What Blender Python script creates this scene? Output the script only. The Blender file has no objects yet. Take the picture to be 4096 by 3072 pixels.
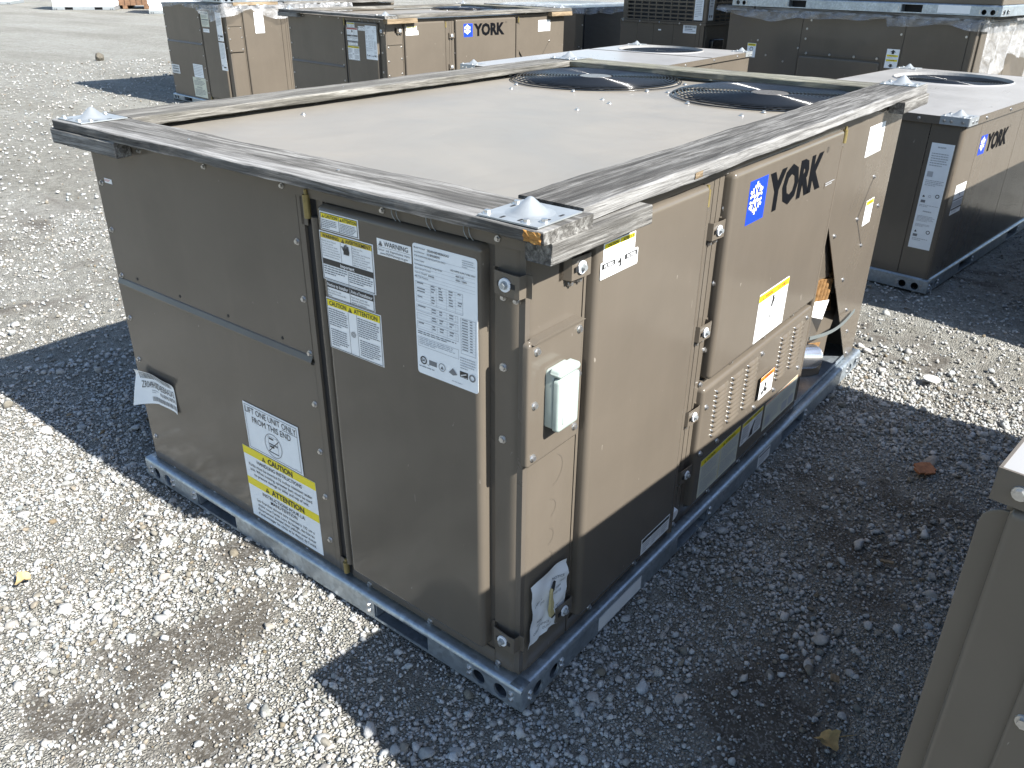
import bpy, math, random
import numpy as np
from mathutils import Vector, Matrix
random.seed(7)
RNG = np.random.default_rng(11)
SC = bpy.context.scene
COL = SC.collection
R = math.radians

# ------------------------------------------------------------------ camera, sky, sun, exposure
cam_d = bpy.data.cameras.new('camera')
cam = bpy.data.objects.new('camera', cam_d)
COL.objects.link(cam)
cam_d.sensor_fit = 'HORIZONTAL'
cam_d.sensor_width = 36.0
cam_d.lens = 36.0 * 3276.5 / 4096.0
cam_d.clip_start = 0.02
cam_d.clip_end = 600.0
CAM = Vector((-1.00675, -0.75131, 1.43736))
_r = Vector((0.619011, -0.785332, 0.008925))
_u = Vector((0.351533, 0.287210, 0.891030))
_f = Vector((0.702318, 0.548420, -0.453856))
_m = Matrix(((_r.x, _u.x, -_f.x), (_r.y, _u.y, -_f.y), (_r.z, _u.z, -_f.z))).to_4x4()
_m.translation = CAM
cam.matrix_world = _m
SC.camera = cam

SUN_EL = R(41.3)
LIGHT = Vector((-0.016, math.cos(SUN_EL), -math.sin(SUN_EL))).normalized()
world = bpy.data.worlds.new('World')
SC.world = world
world.use_nodes = True
wn = world.node_tree
sky = wn.nodes.new('ShaderNodeTexSky')
sky.sky_type = 'NISHITA'
sky.sun_disc = False
sky.sun_elevation = SUN_EL
sky.sun_rotation = R(179.0)
sky.altitude = 100
sky.air_density = 1.0
sky.dust_density = 0.6
sky.ozone_density = 1.0
bg = wn.nodes['Background']
bg.inputs['Strength'].default_value = 0.090
wn.links.new(sky.outputs['Color'], bg.inputs['Color'])
sun_d = bpy.data.lights.new('sun', 'SUN')
sun_d.energy = 5.0
sun_d.angle = R(0.53)
sun_d.color = (1.0, 0.962, 0.905)
sun = bpy.data.objects.new('sun', sun_d)
COL.objects.link(sun)
sun.rotation_euler = LIGHT.to_track_quat('-Z', 'Y').to_euler()
sun.location = (0, -6, 8)
SC.view_settings.view_transform = 'Standard'
SC.view_settings.look = 'None'
SC.view_settings.gamma = 1.0
SC.view_settings.use_curve_mapping = False
SC.view_settings.exposure = 1.36
SC.cycles.max_bounces = 6
SC.cycles.diffuse_bounces = 3
SC.cycles.glossy_bounces = 3
SC.cycles.transparent_max_bounces = 6

# ------------------------------------------------------------------ materials
MATS = {}


def nmat(name):
    m = bpy.data.materials.new(name)
    m.use_nodes = True
    MATS[name] = m
    nt = m.node_tree
    return m, nt, nt.nodes['Principled BSDF']


def N(nt, typ, **kw):
    n = nt.nodes.new(typ)
    for k, v in kw.items():
        if k in n.inputs:
            n.inputs[k].default_value = v
        else:
            setattr(n, k, v)
    return n


def ramp(nt, fac, stops):
    n = nt.nodes.new('ShaderNodeValToRGB')
    el = n.color_ramp.elements
    while len(el) > 1:
        el.remove(el[-1])
    el[0].position, el[0].color = stops[0][0], stops[0][1] + (1,)
    for p, c in stops[1:]:
        e = el.new(p)
        e.color = c + (1,)
    nt.links.new(fac, n.inputs['Fac'])
    return n.outputs['Color']


def coords(nt, scale=(1, 1, 1), kind='Object'):
    tc = nt.nodes.new('ShaderNodeTexCoord')
    mp = nt.nodes.new('ShaderNodeMapping')
    mp.inputs['Scale'].default_value = scale
    nt.links.new(tc.outputs[kind], mp.inputs['Vector'])
    return mp.outputs['Vector']


def noise(nt, vec, scale, detail=4.0, rough=0.55, dist=0.0):
    n = nt.nodes.new('ShaderNodeTexNoise')
    n.inputs['Scale'].default_value = scale
    n.inputs['Detail'].default_value = detail
    n.inputs['Roughness'].default_value = rough
    n.inputs['Distortion'].default_value = dist
    nt.links.new(vec, n.inputs['Vector'])
    return n.outputs['Fac']


def mixc(nt, fac, a, b, typ='MIX'):
    n = nt.nodes.new('ShaderNodeMix')
    n.data_type = 'RGBA'
    n.blend_type = typ
    for s, v in ((n.inputs['Factor'], fac), (n.inputs['A'], a), (n.inputs['B'], b)):
        if hasattr(v, 'links'):
            nt.links.new(v, s)
        elif isinstance(v, tuple):
            s.default_value = v + (1,)
        else:
            s.default_value = v
    return n.outputs['Result']


def bump(nt, height, strength, dist, bs):
    b = nt.nodes.new('ShaderNodeBump')
    b.inputs['Strength'].default_value = strength
    b.inputs['Distance'].default_value = dist
    nt.links.new(height, b.inputs['Height'])
    nt.links.new(b.outputs['Normal'], bs.inputs['Normal'])
    return b


def plain(name, col, rough=0.5, metal=0.0, spec=0.5, var=0.0, vscale=8.0, coat=0.0):
    m, nt, bs = nmat(name)
    bs.inputs['Roughness'].default_value = rough
    bs.inputs['Metallic'].default_value = metal
    bs.inputs['Specular IOR Level'].default_value = spec
    bs.inputs['Coat Weight'].default_value = coat
    bs.inputs['Coat Roughness'].default_value = 0.15
    if var:
        v = coords(nt)
        f = noise(nt, v, vscale, 6.0, 0.6)
        lo = tuple(c * (1 - var) for c in col)
        hi = tuple(min(1, c * (1 + var)) for c in col)
        nt.links.new(ramp(nt, f, [(0.3, lo), (0.7, hi)]), bs.inputs['Base Color'])
    else:
        bs.inputs['Base Color'].default_value = col + (1,)
    return m


def paint(name, col, rough, dust=0.0, spec=0.32, tide=False):
    """powder coated sheet metal: faint smudges, rain streaks, a few scuffs, slightly wavy sheet"""
    m, nt, bs = nmat(name)
    v = coords(nt)
    a = noise(nt, v, 2.3, 7.0, 0.62, 0.4)
    base = ramp(nt, a, [(0.3, tuple(c * 0.92 for c in col)), (0.7, tuple(c * 1.07 for c in col))])
    streak = noise(nt, coords(nt, (14.0, 14.0, 0.9)), 1.6, 5.0, 0.6, 0.2)
    base = mixc(nt, ramp(nt, streak, [(0.50, (0, 0, 0)), (0.75, (0.045, 0.045, 0.045))]), base, tuple(min(1, c * 1.7) for c in col))
    scuff = noise(nt, coords(nt, (60.0, 60.0, 22.0)), 1.3, 3.0, 0.5, 0.6)
    base = mixc(nt, ramp(nt, scuff, [(0.745, (0, 0, 0)), (0.775, (0.45, 0.45, 0.45))]), base, (0.40, 0.37, 0.32))
    if dust:
        f = ramp(nt, a, [(0.42, (0, 0, 0)), (0.68, (dust, dust, dust))])
        base = mixc(nt, f, base, tuple(min(1, c * 1.12) for c in col))
    if tide:    # dried-up puddle rims and dirt washed to the low spots
        t1 = noise(nt, v, 1.7, 4.0, 0.5, 1.2)
        base = mixc(nt, ramp(nt, t1, [(0.40, (0, 0, 0)), (0.455, (0.12, 0.12, 0.12)), (0.475, (0.0, 0.0, 0.0)), (0.56, (0, 0, 0)), (0.60, (0.07, 0.07, 0.07)), (0.63, (0, 0, 0))]), base, tuple(c * 0.72 for c in col))
        base = mixc(nt, ramp(nt, noise(nt, v, 75.0, 3.0, 0.6), [(0.72, (0, 0, 0)), (0.78, (0.35, 0.35, 0.35))]), base, tuple(c * 0.5 for c in col))
    nt.links.new(base, bs.inputs['Base Color'])
    rr = ramp(nt, a, [(0.3, (rough * 0.85,) * 3), (0.75, (min(1, rough * 1.25),) * 3)])
    nt.links.new(rr, bs.inputs['Roughness'])
    bs.inputs['Specular IOR Level'].default_value = spec
    big = noise(nt, v, 2.6, 3.0, 0.5)
    bump(nt, big, 0.28, 0.018, bs)
    return m


paint('paint', (0.121, 0.104, 0.083), 0.16)
paint('paint_lid_sky_dust', (0.31, 0.305, 0.295), 0.30, 0.3, 0.6, True)  # base lightened: sky reflection on the lids put into the colour, plus dust
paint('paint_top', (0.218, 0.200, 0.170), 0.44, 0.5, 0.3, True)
paint('paint_old', (0.110, 0.096, 0.079), 0.28, 0.25)


def galv(name, col, rough):
    m, nt, bs = nmat(name)
    v = coords(nt)
    vo = nt.nodes.new('ShaderNodeTexVoronoi')
    vo.inputs['Scale'].default_value = 85.0
    nt.links.new(v, vo.inputs['Vector'])
    sp = nt.nodes.new('ShaderNodeSeparateColor')
    nt.links.new(vo.outputs['Color'], sp.inputs['Color'])
    a = ramp(nt, sp.outputs['Red'], [(0.0, tuple(c * 0.82 for c in col)), (1.0, tuple(min(1, c * 1.12) for c in col))])
    d = ramp(nt, noise(nt, v, 7.0, 6.0, 0.65), [(0.35, (0, 0, 0)), (0.75, (0.6, 0.6, 0.6))])
    nt.links.new(mixc(nt, d, a, tuple(c * 0.62 for c in col)), bs.inputs['Base Color'])
    bs.inputs['Metallic'].default_value = 0.75
    rr = ramp(nt, sp.outputs['Green'], [(0.0, (rough * 0.8,) * 3), (1.0, (rough * 1.3,) * 3)])
    nt.links.new(rr, bs.inputs['Roughness'])
    bump(nt, noise(nt, v, 40.0, 3.0), 0.08, 0.002, bs)
    return m


galv('galvanized', (0.42, 0.475, 0.52), 0.40)
plain('zinc', (0.36, 0.385, 0.395), 0.52, 0.55, var=0.12, vscale=25)
plain('screw_metal', (0.52, 0.52, 0.51), 0.30, 0.85, var=0.12, vscale=300)
plain('nylon_washer', (0.72, 0.76, 0.80), 0.45, 0.1)
plain('brass', (0.24, 0.19, 0.075), 0.5, 0.4, var=0.15, vscale=90)
plain('black_wire', (0.012, 0.014, 0.017), 0.16, 0.0, 0.45)
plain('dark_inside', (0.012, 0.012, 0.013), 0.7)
plain('fan_blade', (0.016, 0.018, 0.020), 0.5, 0.0)
plain('coil_dark', (0.030, 0.034, 0.044), 0.5, 0.2)
plain('label_white', (0.80, 0.82, 0.82), 0.42, var=0.03, vscale=30)
plain('label_silver', (0.76, 0.80, 0.82), 0.36, var=0.03, vscale=30)
plain('label_cream', (0.62, 0.63, 0.52), 0.5, var=0.05, vscale=30)
plain('ink_black', (0.025, 0.025, 0.025), 0.5)
plain('ink_grey', (0.16, 0.17, 0.18), 0.5)
plain('ink_light', (0.40, 0.42, 0.44), 0.5)
plain('ink_yellow', (0.80, 0.66, 0.015), 0.45)
plain('ink_ochre', (0.62, 0.47, 0.03), 0.45)
plain('ink_orange', (0.85, 0.22, 0.02), 0.45)
plain('ink_red', (0.55, 0.07, 0.03), 0.45)
plain('ink_blue', (0.012, 0.050, 0.52), 0.35)
plain('ink_white', (0.85, 0.86, 0.86), 0.42)
plain('logo_black', (0.004, 0.0045, 0.006), 0.6, 0.0, 0.08)
plain('outlet_plastic', (0.33, 0.39, 0.36), 0.45, var=0.06, vscale=40)
plain('strap_grey', (0.13, 0.15, 0.15), 0.55)
plain('foil', (0.75, 0.75, 0.76), 0.22, 0.95)
plain('cardboard', (0.36, 0.23, 0.12), 0.8, var=0.25, vscale=60)
plain('copper_brown', (0.30, 0.17, 0.07), 0.5, 0.3, var=0.4, vscale=70)
plain('manual_paper', (0.80, 0.80, 0.78), 0.7)
plain('putty', (0.42, 0.36, 0.18), 0.8)
plain('wrap_white', (0.82, 0.83, 0.85), 0.35, var=0.1, vscale=3)
plain('rusty_wood', (0.16, 0.09, 0.05), 0.8, var=0.3, vscale=9)


def film_mat():
    m, nt, bs = nmat('plastic_film')
    out = nt.nodes['Material Output']
    tr = nt.nodes.new('ShaderNodeBsdfTransparent')
    tr.inputs['Color'].default_value = (0.96, 0.97, 0.98, 1)
    bs.inputs['Base Color'].default_value = (0.80, 0.82, 0.84, 1)
    bs.inputs['Roughness'].default_value = 0.18
    bs.inputs['Specular IOR Level'].default_value = 0.8
    v = coords(nt)
    f = ramp(nt, noise(nt, v, 9.0, 5.0, 0.65, 0.8), [(0.30, (0.06, 0.06, 0.06)), (0.74, (0.42, 0.42, 0.42))])
    mx = nt.nodes.new('ShaderNodeMixShader')
    nt.links.new(f, mx.inputs['Fac'])
    nt.links.new(tr.outputs['BSDF'], mx.inputs[1])
    nt.links.new(bs.outputs['BSDF'], mx.inputs[2])
    nt.links.new(mx.outputs['Shader'], out.inputs['Surface'])
    bump(nt, noise(nt, v, 9.0, 4.0, 0.55, 1.2), 0.9, 0.03, bs)


film_mat()


def wood(name, axis, pale, mid, dark, moss=0.0, bleach=None):
    """weathered lumber, grain along the given axis"""
    m, nt, bs = nmat(name)
    s = [34.0, 34.0, 34.0]
    s[axis] = 1.5
    vg = coords(nt, tuple(s))
    vo = coords(nt)
    g1 = noise(nt, vg, 2.2, 9.0, 0.72, 0.7)
    s2 = [120.0, 120.0, 120.0]
    s2[axis] = 5.0
    g2 = noise(nt, coords(nt, tuple(s2)), 2.0, 6.0, 0.7, 0.3)
    s3 = [9.0, 9.0, 9.0]
    s3[axis] = 1.6
    st = noise(nt, coords(nt, tuple(s3)), 1.5, 6.0, 0.65, 0.8)
    base = ramp(nt, g1, [(0.30, dark), (0.47, mid), (0.60, pale)])
    base = mixc(nt, ramp(nt, st, [(0.44, (0, 0, 0)), (0.62, (0.60, 0.60, 0.60))]), base, tuple(c * 0.42 for c in mid))
    base = mixc(nt, ramp(nt, g2, [(0.52, (0, 0, 0)), (0.66, (0.65, 0.65, 0.65))]), base, tuple(c * 0.35 for c in mid))
    if moss:
        mo = ramp(nt, noise(nt, vo, 11.0, 5.0, 0.7), [(0.40, (0, 0, 0)), (0.62, (moss, moss, moss))])
        base = mixc(nt, mo, base, (0.21, 0.21, 0.14))
    if bleach:      # weather-bleached fibres along the outer arris
        ax_, lo, hi = bleach[:3]
        sx = nt.nodes.new('ShaderNodeSeparateXYZ')
        nt.links.new(vo, sx.inputs['Vector'])
        mr = nt.nodes.new('ShaderNodeMapRange')
        mr.inputs['From Min'].default_value = hi
        mr.inputs['From Max'].default_value = lo
        nt.links.new(sx.outputs['XYZ'[ax_]], mr.inputs['Value'])
        k = mixc(nt, 1.0, mr.outputs['Result'], ramp(nt, g1, [(0.34, (0.15, 0.15, 0.15)), (0.60, (1, 1, 1))]), 'MULTIPLY')
        if len(bleach) > 3:
            mz = nt.nodes.new('ShaderNodeMapRange')
            mz.inputs['From Min'].default_value = bleach[3]
            mz.inputs['From Max'].default_value = bleach[4]
            nt.links.new(sx.outputs['Z'], mz.inputs['Value'])
            k = mixc(nt, 1.0, k, mz.outputs['Result'], 'MULTIPLY')
        base = mixc(nt, k, base, (0.33, 0.327, 0.318))
    nt.links.new(base, bs.inputs['Base Color'])
    bs.inputs['Roughness'].default_value = 0.85
    bs.inputs['Specular IOR Level'].default_value = 0.25
    bump(nt, mixc(nt, 0.5, g1, g2), 0.9, 0.006, bs)
    return m


WP, WM, WD = (0.30, 0.295, 0.278), (0.135, 0.129, 0.118), (0.026, 0.025, 0.024)
wood('wood_x', 0, WP, WM, WD)
wood('wood_y', 1, WP, WM, WD)
wood('wood_mossy', 1, (0.27, 0.265, 0.225), (0.145, 0.140, 0.115), (0.05, 0.048, 0.037), 0.3)
wood('wood_warm_x', 0, (0.26, 0.25, 0.228), (0.135, 0.128, 0.114), (0.034, 0.032, 0.029), 0.06)
wood('wood_left', 1, WP, WM, WD, 0.0, (0, -0.008, 0.030, 1.0735, 1.0775))
wood('wood_right', 0, (0.24, 0.235, 0.22), (0.095, 0.090, 0.082), (0.018, 0.017, 0.016), 0.0, (1, -0.022, -0.006))
wood('wood_fresh', 0, (0.35, 0.275, 0.185), (0.25, 0.188, 0.118), (0.12, 0.085, 0.05))
wood('wood_split', 1, (0.62, 0.36, 0.12), (0.48, 0.24, 0.07), (0.22, 0.10, 0.03))
plain('chip_orange', (0.32, 0.13, 0.055), 0.8, var=0.35, vscale=60)
plain('leaf_dry', (0.36, 0.25, 0.10), 0.75, var=0.3, vscale=50)
plain('leaf_tan', (0.42, 0.32, 0.15), 0.75, var=0.3, vscale=50)
plain('disc_white', (0.78, 0.79, 0.78), 0.5)


def mat(n):
    return MATS[n]


# ------------------------------------------------------------------ mesh builder
class MB:
    def __init__(self):
        self.v, self.f, self.m, self.mats, self.s = [], [], [], [], []

    def mi(self, name):
        if name not in self.mats:
            self.mats.append(name)
        return self.mats.index(name)

    def add(self, vs, fs, m='paint', smooth=False):
        o = len(self.v)
        self.v.extend(tuple(v) for v in vs)
        k = self.mi(m)
        for f in fs:
            self.f.append(tuple(o + i for i in f))
            self.m.append(k)
            self.s.append(smooth)

    def box(self, a, b, m='paint'):
        x0, y0, z0 = a
        x1, y1, z1 = b
        vs = [(x0, y0, z0), (x1, y0, z0), (x1, y1, z0), (x0, y1, z0), (x0, y0, z1), (x1, y0, z1), (x1, y1, z1), (x0, y1, z1)]
        self.add(vs, [(0, 3, 2, 1), (4, 5, 6, 7), (0, 1, 5, 4), (1, 2, 6, 5), (2, 3, 7, 6), (3, 0, 4, 7)], m)

    def tube(self, p0, p1, r0, r1=None, n=12, m='paint', cap=True, smooth=True):
        r1 = r0 if r1 is None else r1
        p0, p1 = Vector(p0), Vector(p1)
        d = (p1 - p0).normalized()
        a = d.orthogonal().normalized()
        b = d.cross(a)
        vs = []
        for p, r in ((p0, r0), (p1, r1)):
            for k in range(n):
                t = 2 * math.pi * k / n
                vs.append(p + a * (r * math.cos(t)) + b * (r * math.sin(t)))
        fs = [(k, (k + 1) % n, n + (k + 1) % n, n + k) for k in range(n)]
        self.add(vs, fs, m, smooth)
        if cap:
            self.add(vs[:n], [tuple(range(n - 1, -1, -1))], m)
            self.add(vs[n:], [tuple(range(n))], m)

    def build(self, name, parent=None, face=None):
        me = bpy.data.meshes.new(name)
        me.from_pydata(self.v, [], self.f)
        for n_ in self.mats:
            me.materials.append(MATS[n_])
        me.polygons.foreach_set('material_index', self.m)
        me.polygons.foreach_set('use_smooth', self.s)
        me.update()
        o = bpy.data.objects.new(name, me)
        COL.objects.link(o)
        if parent:
            o.parent = parent
        return o


def thing(name, label, cat, loc=(0, 0, 0), rot=0.0, group=None):
    o = bpy.data.objects.new(name, None)
    o.empty_display_size = 0.1
    COL.objects.link(o)
    o.location = loc
    o.rotation_euler = (0, 0, R(rot))
    return tag(o, label, cat, group)


def tag(o, label, cat, group=None):
    o['label'] = label
    o['category'] = cat
    if group:
        o['group'] = group
    return o


class Face:
    """a wall plane: 'L' faces -x (u=y), 'R' faces -y (u=x), 'T' faces up (u=x, v=y)"""

    def __init__(self, kind, off):
        self.k, self.o = kind, off
        self.sg = -1.0 if kind == 'L' else 1.0

    def p(self, u, v, d):
        if self.k == 'L':
            return (self.o - d, u, v)
        if self.k == 'R':
            return (u, self.o - d, v)
        return (u, v, self.o + d)


def rr_loop(u0, u1, v0, v1, rc, seg=4):
    pts = []
    for cu, cv, a0 in ((u1 - rc, v1 - rc, 0), (u0 + rc, v1 - rc, 90), (u0 + rc, v0 + rc, 180), (u1 - rc, v0 + rc, 270)):
        for k in range(seg + 1):
            t = R(a0 + 90.0 * k / seg)
            pts.append((cu + rc * math.cos(t), cv + rc * math.sin(t)))
    return pts


def raised(mb, F, u0, u1, v0, v1, d0, d1, r=0.008, rc=0.012, m='paint', seg=4):
    """a pressed door or panel: rounded outline, rolled front edge"""
    loops = []
    rc = max(rc, r + 0.003)
    steps = [(0, d0), (0, d1 - r)] + [(r * (1 - math.cos(R(a))), d1 - r + r * math.sin(R(a))) for a in (30, 60, 90)] + [(r + 0.002, d1)]
    for ins, d in steps:
        loops.append([F.p(u, v, d) for u, v in rr_loop(u0 + ins, u1 - ins, v0 + ins, v1 - ins, max(0.001, rc - ins), seg)])
    n = len(loops[0])
    vs = [q for l in loops for q in l]
    fs = []
    for k in range(len(loops) - 1):
        for i in range(n):
            j = (i + 1) % n
            fs.append((k * n + i, k * n + j, (k + 1) * n + j, (k + 1) * n + i))
    mb.add(vs, fs, m, True)
    mb.add(loops[-1], [tuple(range(n))], m, False)


def rect(mb, F, u0, u1, v0, v1, d, m):
    mb.add([F.p(u0, v0, d), F.p(u1, v0, d), F.p(u1, v1, d), F.p(u0, v1, d)], [(0, 1, 2, 3)], m)


def slab(mb, F, u0, u1, v0, v1, d0, d1, m='paint'):
    a, b = F.p(u0, v0, d0), F.p(u1, v1, d1)
    mb.box(tuple(min(p, q) for p, q in zip(a, b)), tuple(max(p, q) for p, q in zip(a, b)), m)


def poly(mb, F, pts, d0, d1, m='paint'):
    n = len(pts)
    vs = [F.p(u, v, d0) for u, v in pts] + [F.p(u, v, d1) for u, v in pts]
    mb.add(vs, [tuple(range(n)), tuple(range(n, 2 * n))] + [(i, (i + 1) % n, n + (i + 1) % n, n + i) for i in range(n)], m)


def holed(mb, F, u0, u1, v0, v1, d, holes, m, depth=0.003):
    """strip with holes: ('r',u0,u1,v0,v1) or ('c',u,v,rad); real openings with a lip"""
    hs = sorted(holes, key=lambda h: h[1])
    u = u0
    for h in hs:
        if h[0] == 'r':
            a, b, c, e = h[1:]
            if a > u:
                slab(mb, F, u, a, v0, v1, d, d - depth, m)
            if c > v0:
                slab(mb, F, a, b, v0, c, d, d - depth, m)
            if e < v1:
                slab(mb, F, a, b, e, v1, d, d - depth, m)
            u = b
        else:
            cu, cv, rad = h[1:]
            a, b = cu - rad * 1.15, cu + rad * 1.15
            if a > u:
                slab(mb, F, u, a, v0, v1, d, d - depth, m)
            n = 24
            outer, inner, inn2 = [], [], []
            for k in range(n):
                t = 2 * math.pi * k / n
                c_, s_ = math.cos(t), math.sin(t)
                cand = []
                if c_ > 1e-6: cand.append((b - cu) / c_)
                if c_ < -1e-6: cand.append((a - cu) / c_)
                if s_ > 1e-6: cand.append((v1 - cv) / s_)
                if s_ < -1e-6: cand.append((v0 - cv) / s_)
                q = min(cand)
                outer.append(F.p(cu + q * c_, cv + q * s_, d))
                inner.append(F.p(cu + rad * c_, cv + rad * s_, d))
                inn2.append(F.p(cu + rad * c_, cv + rad * s_, d - 0.006))
            fs = [(k, (k + 1) % n, n + (k + 1) % n, n + k) for k in range(n)]
            fs += [(n + k, n + (k + 1) % n, 2 * n + (k + 1) % n, 2 * n + k) for k in range(n)]
            mb.add(outer + inner + inn2, fs, m)
            for cu_, cv_ in ((a, v0), (b, v0), (a, v1), (b, v1)):
                # corner wedges between the polygon and the cell corner
                near = sorted(range(n), key=lambda k: (Vector(outer[k]) - Vector(F.p(cu_, cv_, d))).length)[:2]
                mb.add([outer[near[0]], outer[near[1]], F.p(cu_, cv_, d)], [(0, 1, 2)], m)
            u = b
    if u < u1:
        slab(mb, F, u, u1, v0, v1, d, d - depth, m)


def pieces(name, parent, F, lst, m='paint'):
    for q in lst:
        mb = MB()
        slab(mb, F, *q, m)
        mb.build(name, parent)


# ---- shared small hardware
_cache = {}


def screw_mesh(kind, rad=0.0058):
    key = ('screw', kind, rad)
    if key not in _cache:
        F = Face(kind, 0.0)
        mb = MB()
        z = Vector(F.p(0, 0, 1)) - Vector(F.p(0, 0, 0))
        mb.tube((0, 0, 0), z * 0.0018, rad * 1.35, rad * 1.25, 12, 'screw_metal')
        mb.tube(z * 0.0018, z * 0.0058, rad * 0.92, rad * 0.86, 6, 'screw_metal', smooth=False)
        o = mb.build('screw')
        _cache[key] = o.data
        bpy.data.objects.remove(o)
    return _cache[key]


def screws(F, pts, parent, d=0.0, rad=0.0058):
    for u, v in pts:
        o = bpy.data.objects.new('screw', screw_mesh(F.k, rad))
        COL.objects.link(o)
        o.parent = parent
        o.location = F.p(u, v, d)


# ---- text
def text_geo(body, bold=0.0):
    key = ('txt', body, bold)
    if key not in _cache:
        cu = bpy.data.curves.new('t', 'FONT')
        cu.body = body
        cu.resolution_u = 2
        cu.offset = bold
        o = bpy.data.objects.new('t', cu)
        me = bpy.data.meshes.new_from_object(o)
        vs = np.array([v.co[:2] for v in me.vertices]) if len(me.vertices) else np.zeros((0, 2))
        fs = [tuple(p.vertices) for p in me.polygons]
        bpy.data.objects.remove(o)
        bpy.data.curves.remove(cu)
        bpy.data.meshes.remove(me)
        _cache[key] = (vs, fs)
    return _cache[key]


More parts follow.
